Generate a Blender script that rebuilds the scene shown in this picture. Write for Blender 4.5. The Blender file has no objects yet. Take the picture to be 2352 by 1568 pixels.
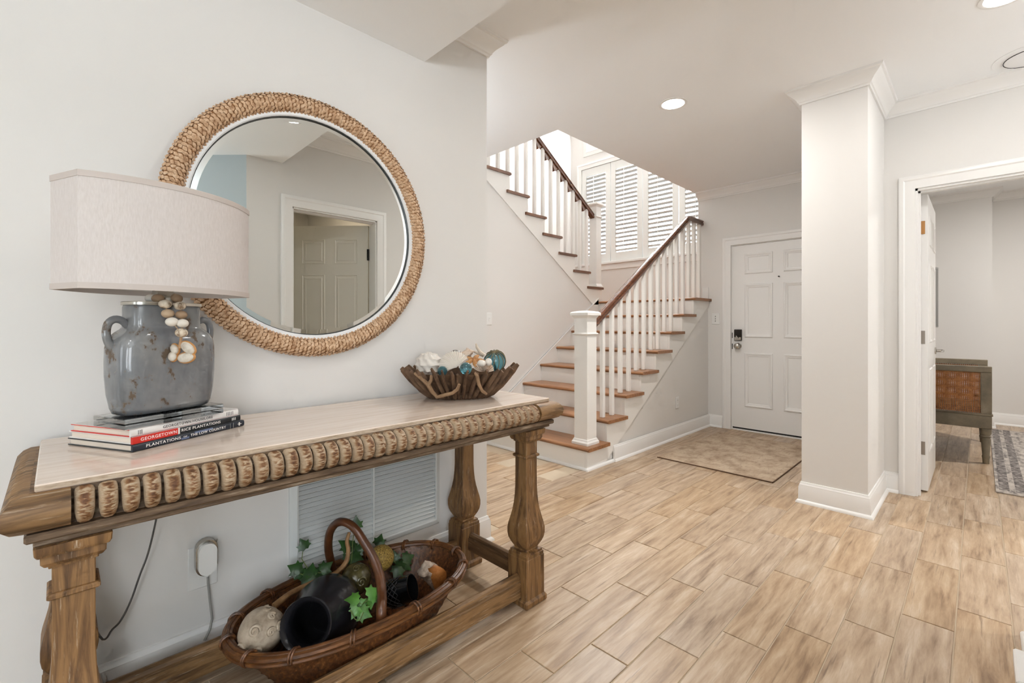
import bpy, bmesh, math, random
from mathutils import Vector, Matrix, noise as mnoise
random.seed(11)
S = bpy.context.scene
COL = S.collection
V = Vector

# ------------------------------------------------------------------ camera
H = 1.15
YAW = math.radians(45.375)
cd = bpy.data.cameras.new('camera')
cam = bpy.data.objects.new('camera', cd)
COL.objects.link(cam)
cam.location = (0, 0, H)
cam.rotation_euler = (math.pi / 2, 0, YAW)
cd.sensor_width = 36.0
cd.lens = 1060.0 / 2352.0 * 36.0
cd.shift_y = -39.0 / 2352.0
cd.clip_start = 0.02
S.camera = cam

# ------------------------------------------------------------------ sky, exposure
W = bpy.data.worlds.new('sky')
S.world = W
W.use_nodes = True
bg = W.node_tree.nodes['Background']
bg.inputs[0].default_value = (0.86, 0.93, 1.0, 1)
bg.inputs[1].default_value = 2.2
S.view_settings.view_transform = 'Standard'
S.view_settings.look = 'None'
S.view_settings.exposure = 0.2
S.view_settings.gamma = 1.0
S.view_settings.use_curve_mapping = False
try:
    S.cycles.use_denoising = True
    S.cycles.use_adaptive_sampling = True
    S.cycles.use_light_tree = False
    S.cycles.adaptive_threshold = 0.1
    S.cycles.adaptive_min_samples = 12
    S.cycles.max_bounces = 6
    S.cycles.diffuse_bounces = 4
    S.cycles.glossy_bounces = 4
    S.cycles.transmission_bounces = 6
    S.cycles.transparent_max_bounces = 6
    S.cycles.sample_clamp_indirect = 6.0
    S.cycles.caustics_reflective = False
    S.cycles.caustics_refractive = False
except Exception:
    pass


def area(name, loc, target, sx, sy, power, color=(1, 1, 1), shape='RECTANGLE', spread=None):
    ld = bpy.data.lights.new(name, 'AREA')
    ld.shape = shape
    ld.size = sx
    ld.size_y = sy
    ld.energy = power
    ld.color = color
    if spread:
        ld.spread = spread
    o = bpy.data.objects.new(name, ld)
    COL.objects.link(o)
    o.location = loc
    d = V(target) - V(loc)
    o.rotation_euler = d.to_track_quat('-Z', 'Y').to_euler()
    return o


# daylight through the windows of the living room behind the camera
for wy, pw_ in ((-1.3, 42), (-3.2, 38)):
    area('daylight_living_room', (3.93, wy, 1.35), (0, wy, 1.35), 1.4, 1.8, pw_, (0.88, 0.945, 1.0))
area('daylight_living_rear', (-.1, -4.52, 1.35), (-.1, 0, 1.35), 1.4, 1.8, 8, (0.88, 0.945, 1.0))
# fill light at the added, unseen glazed door at the hall's right end
area('added_light_hall_end', (2.66, 3.3, 1.15), (0, 3.3, 1.35), 1.2, 2.0, 9, (0.88, 0.945, 1.0))
# daylight in front of the stairwell window
area('daylight_stairwell', (-3.45, 7.0, 3.4), (-3.45, 5.0, 2.7), 2.6, 2.4, 320, (0.97, 0.99, 1.0))
# daylight entering by the upper stairwell window
area('daylight_upper_window', (-3.45, 6.02, 4.45), (-3.45, 3.5, 3.4), 1.7, .75, 150, (0.97, 0.99, 1.0))

# ------------------------------------------------------------------ pixel helper (places things in the room at real depths)
F, CX, CY = 1060.0, 1176.0, 745.0
YC, YS = math.cos(YAW), math.sin(YAW)


def ray(u, v):
    r = (u - CX) / F
    return V((r * YC - YS, r * YS + YC, (CY - v) / F))


def at(u, v, d):
    return V((0, 0, H)) + ray(u, v) * d


def onx(u, v, x):
    r = ray(u, v)
    return V((0, 0, H)) + r * (x / r.x)


def ony(u, v, y):
    r = ray(u, v)
    return V((0, 0, H)) + r * (y / r.y)


def onz(u, v, z):
    r = ray(u, v)
    return V((0, 0, H)) + r * ((z - H) / r.z)


# ------------------------------------------------------------------ mesh helpers
ORG = {}


def tag(o, label=None, cat=None, group=None, kind=None):
    if label:
        o['label'] = label
    if cat:
        o['category'] = cat
    if group:
        o['group'] = group
    if kind:
        o['kind'] = kind
    return o


def empty(name, loc, label=None, cat=None, group=None, kind=None, parent=None):
    o = bpy.data.objects.new(name, None)
    o.empty_display_size = 0.05
    COL.objects.link(o)
    if parent is not None:
        o.parent = parent
        o.location = V(loc) - ORG[parent.name]
    else:
        o.location = loc
    ORG[o.name] = V(loc)
    return tag(o, label, cat, group, kind)


class MB:
    def __init__(self):
        self.v = []
        self.f = []

    def add(self, vs, fs):
        b = len(self.v)
        self.v.extend([V(p) for p in vs])
        self.f.extend([tuple(i + b for i in f) for f in fs])
        return self

    def box(self, x0, x1, y0, y1, z0, z1, M=None):
        vs = [V((x, y, z)) for x in (x0, x1) for y in (y0, y1) for z in (z0, z1)]
        if M is not None:
            vs = [M @ p for p in vs]
        return self.add(vs, [(0, 1, 3, 2), (4, 6, 7, 5), (0, 4, 5, 1), (2, 3, 7, 6), (0, 2, 6, 4), (1, 5, 7, 3)])

    def cbox(self, x0, x1, y0, y1, z0, z1, b=0.003, M=None):
        """chamfered box"""
        pts = []
        for sx, X in ((1, x0), (-1, x1)):
            for sy, Y in ((1, y0), (-1, y1)):
                for sz, Z in ((1, z0), (-1, z1)):
                    pts += [V((X, Y + sy * b, Z + sz * b)), V((X + sx * b, Y, Z + sz * b)), V((X + sx * b, Y + sy * b, Z))]
        if M is not None:
            pts = [M @ p for p in pts]
        return self.hull(pts)

    def hull(self, pts):
        bm = bmesh.new()
        for p in pts:
            bm.verts.new(p)
        r = bmesh.ops.convex_hull(bm, input=bm.verts[:])
        kill = [g for g in r['geom_interior'] if isinstance(g, bmesh.types.BMVert)]
        if kill:
            bmesh.ops.delete(bm, geom=kill, context='VERTS')
        bmesh.ops.dissolve_limit(bm, angle_limit=0.01, verts=bm.verts[:], edges=bm.edges[:])
        bm.verts.index_update()
        vs = [x.co.copy() for x in bm.verts]
        fs = [tuple(x.index for x in f.verts) for f in bm.faces]
        bm.free()
        return self.add(vs, fs)

    def prism(self, poly, h0, h1, axis='z'):
        """poly of (a,b) extruded from h0 to h1 along axis; x: (y,z) y: (x,z) z: (x,y)"""
        def p(a, b, h):
            return {'x': V((h, a, b)), 'y': V((a, h, b)), 'z': V((a, b, h))}[axis]
        n = len(poly)
        vs = [p(a, b, h0) for a, b in poly] + [p(a, b, h1) for a, b in poly]
        fs = [tuple(range(n)), tuple(range(2 * n - 1, n - 1, -1))]
        fs += [(i, i + n, (i + 1) % n + n, (i + 1) % n) for i in range(n)]
        return self.add(vs, fs)

    def loft(self, rings, cap=True, close=False):
        n = len(rings[0])
        vs = [p for r in rings for p in r]
        m = len(rings)
        fs = []
        for k in range(m if close else m - 1):
            k2 = (k + 1) % m
            for i in range(n):
                j = (i + 1) % n
                fs.append((k * n + i, k * n + j, k2 * n + j, k2 * n + i))
        if cap and not close:
            fs.append(tuple(range(n - 1, -1, -1)))
            fs.append(tuple((m - 1) * n + i for i in range(n)))
        return self.add(vs, fs)

    def tube(self, pts, rad, n=8, cap=True, close=False, flat=1.0, up=None):
        pts = [V(p) for p in pts]
        m = len(pts)
        if not hasattr(rad, '__len__'):
            rad = [rad] * m
        rings = []
        prev = None
        for i, p in enumerate(pts):
            if close:
                t = pts[(i + 1) % m] - pts[i - 1]
            else:
                t = pts[min(i + 1, m - 1)] - pts[max(i - 1, 0)]
            t.normalize()
            if prev is None:
                a = V(up) if up is not None else (V((0, 0, 1)) if abs(t.z) < 0.9 else V((1, 0, 0)))
            else:
                a = prev
            a = (a - t * a.dot(t)).normalized()
            prev = a
            b = t.cross(a)
            rings.append([p + (a * math.cos(2 * math.pi * k / n) + b * math.sin(2 * math.pi * k / n) * flat) * rad[i] for k in range(n)])
        return self.loft(rings, cap, close)

    def lathe(self, prof, c=(0, 0, 0), n=24, M=None, cap=True):
        """prof of (r,z)"""
        c = V(c)
        rings = []
        for r, z in prof:
            ring = [V((r * math.cos(2 * math.pi * k / n), r * math.sin(2 * math.pi * k / n), z)) for k in range(n)]
            if M is not None:
                ring = [M @ p for p in ring]
            rings.append([p + c for p in ring])
        return self.loft(rings, cap)

    def sphere(self, c, r, nu=16, nv=10, M=None, fn=None):
        c = V(c)
        if not hasattr(r, '__len__'):
            r = (r, r, r)
        vs = []
        for j in range(1, nv):
            th = math.pi * j / nv
            for i in range(nu):
                ph = 2 * math.pi * i / nu
                d = V((math.sin(th) * math.cos(ph), math.sin(th) * math.sin(ph), math.cos(th)))
                k = fn(d, th, ph) if fn else 1.0
                vs.append(V((d.x * r[0], d.y * r[1], d.z * r[2])) * k)
        kt = fn(V((0, 0, 1)), 0, 0) if fn else 1
        kb = fn(V((0, 0, -1)), math.pi, 0) if fn else 1
        vs.append(V((0, 0, r[2] * kt)))
        vs.append(V((0, 0, -r[2] * kb)))
        if M is not None:
            vs = [M @ p for p in vs]
        vs = [p + c for p in vs]
        fs = []
        for j in range(nv - 2):
            for i in range(nu):
                i2 = (i + 1) % nu
                fs.append((j * nu + i, (j + 1) * nu + i, (j + 1) * nu + i2, j * nu + i2))
        T, B = (nv - 1) * nu, (nv - 1) * nu + 1
        for i in range(nu):
            i2 = (i + 1) % nu
            fs.append((T, i, i2))
            fs.append((B, (nv - 2) * nu + i2, (nv - 2) * nu + i))
        return self.add(vs, fs)

    def sweep(self, path, prof, N, close=False):
        """profile (a,b): a to the left of the path in the plane with normal N, b along N; mitred corners"""
        path = [V(p) for p in path]
        N = V(N)
        m = len(path)
        rings = []
        for i, p in enumerate(path):
            d0 = d1 = None
            if close or i > 0:
                d0 = (path[i] - path[i - 1]).normalized()
            if close or i < m - 1:
                d1 = (path[(i + 1) % m] - path[i]).normalized()
            d0 = d0 or d1
            d1 = d1 or d0
            s0, s1 = N.cross(d0), N.cross(d1)
            mt = (s0 + s1) / (1 + s0.dot(s1))
            rings.append([p + mt * a + N * b for a, b in prof])
        return self.loft(rings, True, close)

    def make(self, name, mat, parent=None, smooth=None, origin=None, label=None, cat=None, group=None, kind=None):
        vs = self.v
        xs = [p.x for p in vs]
        ys = [p.y for p in vs]
        zs = [p.z for p in vs]
        if origin is None:
            z = min(zs) if parent is None else (min(zs) + max(zs)) / 2
            origin = V(((min(xs) + max(xs)) / 2, (min(ys) + max(ys)) / 2, z))
        origin = V(origin)
        me = bpy.data.meshes.new(name)
        me.from_pydata([tuple(p - origin) for p in vs], [], self.f)
        bm = bmesh.new()
        bm.from_mesh(me)
        bmesh.ops.recalc_face_normals(bm, faces=bm.faces[:])
        bm.to_mesh(me)
        bm.free()
        if mat is not None:
            me.materials.append(mat)
        if smooth:
            for p in me.polygons:
                p.use_smooth = True
            me.set_sharp_from_angle(angle=math.radians(smooth if smooth is not True else 40))
        o = bpy.data.objects.new(name, me)
        COL.objects.link(o)
        if parent is not None:
            o.parent = parent
            o.location = origin - ORG[parent.name]
        else:
            o.location = origin
        ORG[o.name] = origin
        return tag(o, label, cat, group, kind)


def smooth_path(pts, n=4, rad=None):
    pts = [V(p) for p in pts]
    out, ro = [], []
    for i in range(len(pts) - 1):
        p0, p1, p2, p3 = pts[max(0, i - 1)], pts[i], pts[i + 1], pts[min(len(pts) - 1, i + 2)]
        for k in range(n):
            t = k / n
            out.append(.5 * ((2 * p1) + (p2 - p0) * t + (2 * p0 - 5 * p1 + 4 * p2 - p3) * t * t + (3 * p1 - p0 - 3 * p2 + p3) * t ** 3))
            if rad:
                ro.append(rad[i] + (rad[i + 1] - rad[i]) * t)
    out.append(pts[-1])
    if rad:
        ro.append(rad[-1])
        return out, ro
    return out


def inst(src, loc, parent=None, rot=None, scale=None):
    """a copy of one mesh object that shares its mesh; loc is its world origin"""
    o = src.copy()
    COL.objects.link(o)
    o.parent = parent
    loc = V(loc)
    o.location = loc - ORG[parent.name] if parent is not None else loc
    if rot is not None:
        o.rotation_euler = rot
    if scale is not None:
        o.scale = scale
    ORG[o.name] = loc
    return o


def frame(ex, ey, ez, o=(0, 0, 0)):
    M = Matrix.Identity(4)
    for i, e in enumerate((ex, ey, ez)):
        for k in range(3):
            M[k][i] = e[k]
    for k in range(3):
        M[k][3] = o[k]
    return M


def rotm(axis, deg):
    return Matrix.Rotation(math.radians(deg), 4, axis)


# ------------------------------------------------------------------ materials
def srgb(r, g, b):
    def l(c):
        c /= 255.0
        return c / 12.92 if c <= 0.04045 else ((c + 0.055) / 1.055) ** 2.4
    return (l(r), l(g), l(b), 1)


def new_mat(name):
    m = bpy.data.materials.new(name)
    m.use_nodes = True
    nt = m.node_tree
    return m, nt, nt.nodes, nt.links, nt.nodes['Principled BSDF']


def plain(name, col, rough=0.5, metal=0.0, bump=0.0, bscale=200.0, spec=None, trans=0.0, ior=None, emit=None, coat=0.0, sss=0.0):
    m, nt, N, L, P = new_mat(name)
    P.inputs['Base Color'].default_value = col
    P.inputs['Roughness'].default_value = rough
    P.inputs['Metallic'].default_value = metal
    if spec is not None:
        P.inputs['Specular IOR Level'].default_value = spec
    if trans:
        P.inputs['Transmission Weight'].default_value = trans
    if ior:
        P.inputs['IOR'].default_value = ior
    if coat:
        P.inputs['Coat Weight'].default_value = coat
    if emit:
        P.inputs['Emission Color'].default_value = emit[0]
        P.inputs['Emission Strength'].default_value = emit[1]
    if bump:
        tc = N.new('ShaderNodeTexCoord')
        nz = N.new('ShaderNodeTexNoise')
        nz.inputs['Scale'].default_value = bscale
        nz.inputs['Detail'].default_value = 3
        b = N.new('ShaderNodeBump')
        b.inputs['Strength'].default_value = bump
        b.inputs['Distance'].default_value = 0.002
        L.new(tc.outputs['Object'], nz.inputs['Vector'])
        L.new(nz.outputs['Fac'], b.inputs['Height'])
        L.new(b.outputs['Normal'], P.inputs['Normal'])
    return m


def grained(name, stops, scale, rough=0.5, bump=0.15, dist=0.002, detail=6, rand=True, second=None, coord='Object',
            distort=0.0, rough2=None, coat=0.0, spec=None, vary=0.0, d2=5):
    """stretched noise through a colour ramp, optional second layer (stops2 colour, scale, lo, hi) laid over it"""
    m, nt, N, L, P = new_mat(name)
    tc = N.new('ShaderNodeTexCoord')
    src = tc.outputs['Object']
    if coord == 'World':
        g = N.new('ShaderNodeNewGeometry')
        src = g.outputs['Position']
    add = N.new('ShaderNodeVectorMath')
    add.operation = 'ADD'
    L.new(src, add.inputs[0])
    if rand:
        oi = N.new('ShaderNodeObjectInfo')
        mu = N.new('ShaderNodeVectorMath')
        mu.operation = 'SCALE'
        mu.inputs[0].default_value = (17.3, 31.7, 23.1)
        L.new(oi.outputs['Random'], mu.inputs['Scale'])
        L.new(mu.outputs[0], add.inputs[1])
    mp = N.new('ShaderNodeMapping')
    mp.inputs['Scale'].default_value = scale
    L.new(add.outputs[0], mp.inputs['Vector'])
    nz = N.new('ShaderNodeTexNoise')
    nz.inputs['Scale'].default_value = 1.0
    nz.inputs['Detail'].default_value = detail
    nz.inputs['Roughness'].default_value = 0.62
    nz.inputs['Distortion'].default_value = distort
    L.new(mp.outputs[0], nz.inputs['Vector'])
    cr = N.new('ShaderNodeValToRGB')
    el = cr.color_ramp.elements
    while len(el) < len(stops):
        el.new(0.5)
    for e, (pos, c) in zip(el, stops):
        e.position = pos
        e.color = c
    L.new(nz.outputs['Fac'], cr.inputs['Fac'])
    col = cr.outputs['Color']
    height = nz.outputs['Fac']
    if second:
        c2, sc2, lo, hi = second
        mp2 = N.new('ShaderNodeMapping')
        mp2.inputs['Scale'].default_value = sc2
        L.new(add.outputs[0], mp2.inputs['Vector'])
        n2 = N.new('ShaderNodeTexNoise')
        n2.inputs['Scale'].default_value = 1.0
        n2.inputs['Detail'].default_value = d2
        n2.inputs['Roughness'].default_value = 0.7
        L.new(mp2.outputs[0], n2.inputs['Vector'])
        mr = N.new('ShaderNodeMapRange')
        mr.inputs['From Min'].default_value = lo
        mr.inputs['From Max'].default_value = hi
        L.new(n2.outputs['Fac'], mr.inputs['Value'])
        mx = N.new('ShaderNodeMix')
        mx.data_type = 'RGBA'
        L.new(mr.outputs['Result'], mx.inputs[0])
        L.new(col, mx.inputs[6])
        mx.inputs[7].default_value = c2
        col = mx.outputs[2]
        if rough2 is not None:
            r2 = N.new('ShaderNodeMapRange')
            r2.inputs['To Min'].default_value = rough
            r2.inputs['To Max'].default_value = rough2
            L.new(mr.outputs['Result'], r2.inputs['Value'])
            L.new(r2.outputs['Result'], P.inputs['Roughness'])
    if vary:
        hs = N.new('ShaderNodeHueSaturation')
        vr = N.new('ShaderNodeMapRange')
        vr.inputs['To Min'].default_value = 1 - vary
        vr.inputs['To Max'].default_value = 1 + vary
        L.new(oi.outputs['Random'], vr.inputs['Value'])
        L.new(vr.outputs['Result'], hs.inputs['Value'])
        wn = N.new('ShaderNodeTexWhiteNoise')
        wn.noise_dimensions = '1D'
        L.new(oi.outputs['Random'], wn.inputs['W'])
        sr_ = N.new('ShaderNodeMapRange')
        sr_.inputs['To Min'].default_value = .86
        sr_.inputs['To Max'].default_value = 1.06
        L.new(wn.outputs['Value'], sr_.inputs['Value'])
        L.new(sr_.outputs['Result'], hs.inputs['Saturation'])
        L.new(col, hs.inputs['Color'])
        col = hs.outputs['Color']
    L.new(col, P.inputs['Base Color'])
    if rough2 is None:
        P.inputs['Roughness'].default_value = rough
    if coat:
        P.inputs['Coat Weight'].default_value = coat
    if spec is not None:
        P.inputs['Specular IOR Level'].default_value = spec
    if bump:
        b = N.new('ShaderNodeBump')
        b.inputs['Strength'].default_value = bump
        b.inputs['Distance'].default_value = dist
        L.new(height, b.inputs['Height'])
        L.new(b.outputs['Normal'], P.inputs['Normal'])
    return m


m_wall = plain('wall_paint', srgb(230, 227, 223), 0.75)
m_wall_cool = plain('living_wall_paint', srgb(188, 198, 201), 0.75)
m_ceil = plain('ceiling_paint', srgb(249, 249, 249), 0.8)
m_trim = plain('trim_paint', srgb(240, 238, 235), 0.32)
m_trim_b = plain('stair_paint', srgb(240, 237, 232), 0.35)
m_vent = plain('vent_paint', srgb(214, 216, 214), 0.4)
m_grout = plain('grout', srgb(192, 174, 150), 0.85, bump=0.1)
m_black = plain('black_gap', srgb(14, 12, 11), 0.6)
m_plastic = plain('white_plastic', srgb(238, 237, 234), 0.3)
m_slot = plain('grey_plastic', srgb(150, 148, 144), 0.4)
m_chrome = plain('satin_nickel', srgb(185, 180, 172), 0.22, 1.0)
m_silver = plain('brushed_silver', srgb(196, 190, 180), 0.3, 1.0)
m_darkmetal = plain('dark_metal', srgb(58, 54, 50), 0.35, 0.8)
m_hinge = plain('nickel_hinge', srgb(150, 140, 130), 0.35, 0.9)
m_hinge_b = plain('copper_hinge', srgb(190, 140, 90), 0.35, 0.9)
m_floor = grained('wood_look_tile', [(0.27, srgb(132, 104, 78)), (0.42, srgb(168, 140, 110)), (0.56, srgb(187, 161, 131)), (0.74, srgb(208, 189, 166))],
                  (30, 3.4, 30), rough=0.36, bump=0.10, dist=0.0015, detail=5, coord='World', distort=0.25,
                  second=(srgb(112, 86, 64), (75, 3.2, 75), 0.57, 0.78), vary=.055, d2=4)
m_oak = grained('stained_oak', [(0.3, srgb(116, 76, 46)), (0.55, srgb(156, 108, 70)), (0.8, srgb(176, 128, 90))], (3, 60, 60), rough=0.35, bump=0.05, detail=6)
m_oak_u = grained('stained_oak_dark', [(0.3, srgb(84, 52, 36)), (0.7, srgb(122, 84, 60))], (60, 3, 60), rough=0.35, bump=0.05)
m_rail = grained('mahogany_rail', [(0.3, srgb(74, 40, 25)), (0.7, srgb(108, 66, 42))], (60, 4, 60), rough=0.22, bump=0.02, coat=0.5)
m_mat = grained('entry_mat_pile', [(0.3, srgb(140, 117, 96)), (0.48, srgb(178, 156, 132)), (0.62, srgb(194, 174, 150)), (0.8, srgb(174, 148, 122))],
                (7, 7, 7), rough=0.95, bump=0.3, detail=7, rand=False, second=(srgb(124, 100, 82), (48, 16, 14), 0.55, 0.75))
m_matedge = plain('mat_binding', srgb(92, 66, 46), 0.9)
m_rug = grained('distressed_rug_pile', [(0.35, srgb(118, 111, 107)), (0.5, srgb(180, 170, 161)), (0.7, srgb(208, 199, 189))], (26, 9, 8), rough=0.95, bump=0.2, detail=10, rand=False)
m_rugband = grained('rug_band', [(0.36, srgb(62, 58, 57)), (0.5, srgb(122, 114, 110)), (0.64, srgb(192, 183, 175))], (30, 46, 8), rough=0.95, bump=0.2, detail=8, rand=False)

WW = srgb(205, 188, 166)          # whitewash left in the grain
m_wood_z = grained('limed_pine_upright', [(0.27, srgb(52, 34, 18)), (0.43, srgb(100, 70, 40)), (0.58, srgb(138, 102, 62)), (0.78, srgb(112, 82, 52))],
                   (34, 34, 3), rough=0.55, bump=0.3, dist=0.002, detail=6, distort=1.2, second=(WW, (120, 120, 8), 0.60, 0.80))
m_wood_y = grained('limed_pine_rail', [(0.27, srgb(56, 38, 22)), (0.43, srgb(104, 76, 46)), (0.58, srgb(142, 108, 70)), (0.78, srgb(120, 92, 62))],
                   (40, 3.5, 40), rough=0.55, bump=0.35, dist=0.002, detail=6, distort=.8, second=(WW, (110, 7, 110), 0.57, 0.78))
m_wood_x = grained('limed_pine_crossrail', [(0.27, srgb(52, 35, 20)), (0.5, srgb(98, 71, 44)), (0.75, srgb(130, 100, 66))],
                   (4, 55, 55), rough=0.6, bump=0.5, dist=0.002, detail=8, second=(WW, (6, 90, 90), 0.6, 0.82))


def gadroon_mat():
    m, nt, N, L, P = new_mat('whitewashed_carving')
    tc = N.new('ShaderNodeTexCoord')
    oi = N.new('ShaderNodeObjectInfo')
    mu = N.new('ShaderNodeVectorMath')
    mu.operation = 'SCALE'
    mu.inputs[0].default_value = (17.3, 31.7, 23.1)
    L.new(oi.outputs['Random'], mu.inputs['Scale'])
    add = N.new('ShaderNodeVectorMath')
    add.operation = 'ADD'
    L.new(tc.outputs['Object'], add.inputs[0])
    L.new(mu.outputs[0], add.inputs[1])
    mp = N.new('ShaderNodeMapping')
    mp.inputs['Scale'].default_value = (40, 55, 210)
    L.new(add.outputs[0], mp.inputs['Vector'])
    nz = N.new('ShaderNodeTexNoise')
    nz.inputs['Scale'].default_value = 1
    nz.inputs['Detail'].default_value = 4
    nz.inputs['Distortion'].default_value = .6
    L.new(mp.outputs[0], nz.inputs['Vector'])
    sx = N.new('ShaderNodeSeparateXYZ')
    L.new(tc.outputs['Object'], sx.inputs[0])
    ab = N.new('ShaderNodeMath')
    ab.operation = 'ABSOLUTE'
    L.new(sx.outputs['Y'], ab.inputs[0])
    mk = N.new('ShaderNodeMapRange')
    mk.inputs['From Min'].default_value = .0135
    mk.inputs['From Max'].default_value = .003
    L.new(ab.outputs[0], mk.inputs['Value'])
    nr = N.new('ShaderNodeMapRange')
    nr.inputs['From Min'].default_value = .38
    nr.inputs['From Max'].default_value = .60
    L.new(nz.outputs['Fac'], nr.inputs['Value'])
    ml = N.new('ShaderNodeMath')
    ml.operation = 'MULTIPLY'
    L.new(mk.outputs['Result'], ml.inputs[0])
    L.new(nr.outputs['Result'], ml.inputs[1])
    cr = N.new('ShaderNodeValToRGB')
    for e_, (p, c) in zip([cr.color_ramp.elements[0], cr.color_ramp.elements.new(.35), cr.color_ramp.elements.new(.6), cr.color_ramp.elements[-1]],
                          [(0, srgb(180, 158, 132)), (.3, srgb(154, 125, 94)), (.55, srgb(126, 86, 50)), (1, srgb(88, 52, 24))]):
        e_.position = p
        e_.color = c
    L.new(ml.outputs[0], cr.inputs['Fac'])
    L.new(cr.outputs['Color'], P.inputs['Base Color'])
    P.inputs['Roughness'].default_value = .6
    bp = N.new('ShaderNodeBump')
    bp.inputs['Strength'].default_value = .8
    bp.inputs['Distance'].default_value = .004
    L.new(nz.outputs['Fac'], bp.inputs['Height'])
    L.new(bp.outputs['Normal'], P.inputs['Normal'])
    return m


m_gad = gadroon_mat()
m_fillet = grained('grey_limed_pine', [(0.3, srgb(66, 48, 33)), (0.55, srgb(112, 90, 68)), (0.78, srgb(176, 160, 140))], (80, 9, 80), rough=0.65, bump=0.5, detail=8)
m_stone = grained('travertine', [(0.3, srgb(220, 200, 182)), (0.5, srgb(231, 214, 199)), (0.7, srgb(236, 222, 209))], (50, 4, 50), rough=0.12, bump=0.0, detail=8, rand=False, coord='World', distort=0.4)
m_stone_e = grained('travertine_edge', [(0.3, srgb(160, 138, 114)), (0.55, srgb(196, 176, 154)), (0.7, srgb(206, 188, 166))], (90, 40, 200), rough=0.5, bump=0.25, detail=8, rand=False)

# ------------------------------------------------------------------ the room
HC = 2.66      # hall ceiling
HS = 2.393     # low ceiling over the console
WX = -1.845    # mirror wall
YD = 5.29      # front-door wall
YB = 4.10      # bedroom wall
XR = 0.135     # wall opposite the mirror


def struct(mb, name, mat, label=None, smooth=None):
    return mb.make(name, mat, kind='structure', label=label, smooth=smooth)


# floor: grout bed, then tile planks
fl = MB().box(-5.0, 4.2, -4.7, 8.2, -0.12, -0.003)
floor = struct(fl, 'floor', m_grout, 'wood look tile floor of the hall')
pw, pl = 0.1495, 0.6095
pb = MB()
pb.add([(-pw / 2, -pl / 2, -0.012), (pw / 2, -pl / 2, -0.012), (pw / 2, pl / 2, -0.012), (-pw / 2, pl / 2, -0.012),
        (-pw / 2, -pl / 2, -0.0012), (pw / 2, -pl / 2, -0.0012), (pw / 2, pl / 2, -0.0012), (-pw / 2, pl / 2, -0.0012),
        (-pw / 2 + .0018, -pl / 2 + .0018, 0), (pw / 2 - .0018, -pl / 2 + .0018, 0), (pw / 2 - .0018, pl / 2 - .0018, 0), (-pw / 2 + .0018, pl / 2 - .0018, 0)],
       [(0, 1, 5, 4), (1, 2, 6, 5), (2, 3, 7, 6), (3, 0, 4, 7), (4, 5, 9, 8), (5, 6, 10, 9), (6, 7, 11, 10), (7, 4, 8, 11), (8, 9, 10, 11)])


def proj(p):
    right = p[0] * YC + p[1] * YS
    fwd = -p[0] * YS + p[1] * YC
    if fwd < 0.15:
        return None
    return CX + F * right / fwd, CY + F * (H - 0) / fwd


def want(x, y):
    """is a plank centred here part of a floor one can see"""
    if x < -2.2 and y > 2.85:
        return False
    if x < -1.97 and y < 1.5:
        return False
    if x < -3.45:
        return False
    if -0.86 < x < -0.41 and 3.66 < y < 4.0:
        return False
    if x < -0.72 and y > 5.55:
        return False
    if y > 4.4 and -0.8 < x < -0.5:
        return False
    if x > 0.3 and 0.8 < y < 2.5:
        return False
    if y > 7.9 or y < 0.05:
        return False
    for dx in (-pw / 2, pw / 2):
        for dy in (-pl / 2, pl / 2):
            q = proj((x + dx, y + dy))
            if q and -260 < q[0] < 2560 and q[1] < 1960:
                return True
    return False


cells = []
for i in range(-22, 16):
    xc = -0.984 + 0.1535 * i + 0.07675 - 0.002
    for n in range(-14, 18):
        yc = 1.371 + 0.2047 * i + 0.614 * n + 0.307
        if want(xc, yc):
            right = xc * YC + yc * YS
            fwd = -xc * YS + yc * YC
            vis = 0 if abs(right / fwd) < 1.15 else 1
            cells.append((vis, fwd, xc, yc))
cells.sort()
proto = None
for vis, d, xc, yc in cells[:300]:
    if proto is None:
        proto = pb.make('plank', m_floor, floor, origin=(0, 0, 0))
        proto.location = V((xc, yc, 0)) - ORG['floor']
        ORG[proto.name] = V((xc, yc, 0))
    else:
        inst(proto, (xc, yc, 0), floor)
rest = MB()
for vis, d, xc, yc in cells[300:]:
    rest.add([p + V((xc, yc, 0)) for p in pb.v], pb.f)
if rest.v:
    rest.make('plank_field', m_floor, floor, kind='stuff')

# walls
struct(MB().box(WX - .12, WX, -4.6, 1.632, 0, 2.8), 'wall_left', m_wall, 'warm white wall the round mirror hangs on')
struct(MB().box(-3.5, WX - .12, 0.9, 1.0, 0, 2.8), 'wall_side_hall', m_wall)
struct(MB().prism([(1.0, 0), (6.1, 0), (6.1, 1.38), (4.79, 1.38), (2.85, HC), (2.85, 2.8), (1.0, 2.8)], -3.51, -3.39, 'x'), 'wall_stair', m_wall,
       'white wall under the upper stair flight')
wd = MB().box(-2.29, -1.925, YD, YD + .12, 0, 2.8).box(-1.925, -1.0, YD, YD + .12, 2.02, 2.8).box(-1.0, -.8, YD, YD + .12, 0, 2.8)
struct(wd, 'wall_front', m_wall, 'white wall around the front door')
struct(MB().box(-.811, -.467, 3.44, 4.22, 0, 2.8).box(-.811, -.69, 4.22, 5.41, 0, 2.8), 'wall_column', m_wall, 'square white wall end between entry and bedroom door')
wb = MB().box(-.467, -.303, YB, YB + .12, 0, 2.8).box(-.303, .52, YB, YB + .12, 2.06, 2.8).box(.52, 2.7, YB, YB + .12, 0, 2.8)
struct(wb, 'wall_bedroom', m_wall, 'white wall around the bedroom doorway')
wr = MB().box(XR, XR + .12, .99, 1.31, 0, 2.8).box(XR, XR + .12, 1.31, 2.03, 2.07, 2.8).box(XR, XR + .12, 2.03, 2.52, 0, 2.8)
wr.box(XR + .12, 2.7, 2.40, 2.52, 0, 2.8)
struct(wr, 'wall_right', m_wall, 'white wall opposite the mirror')
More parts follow.
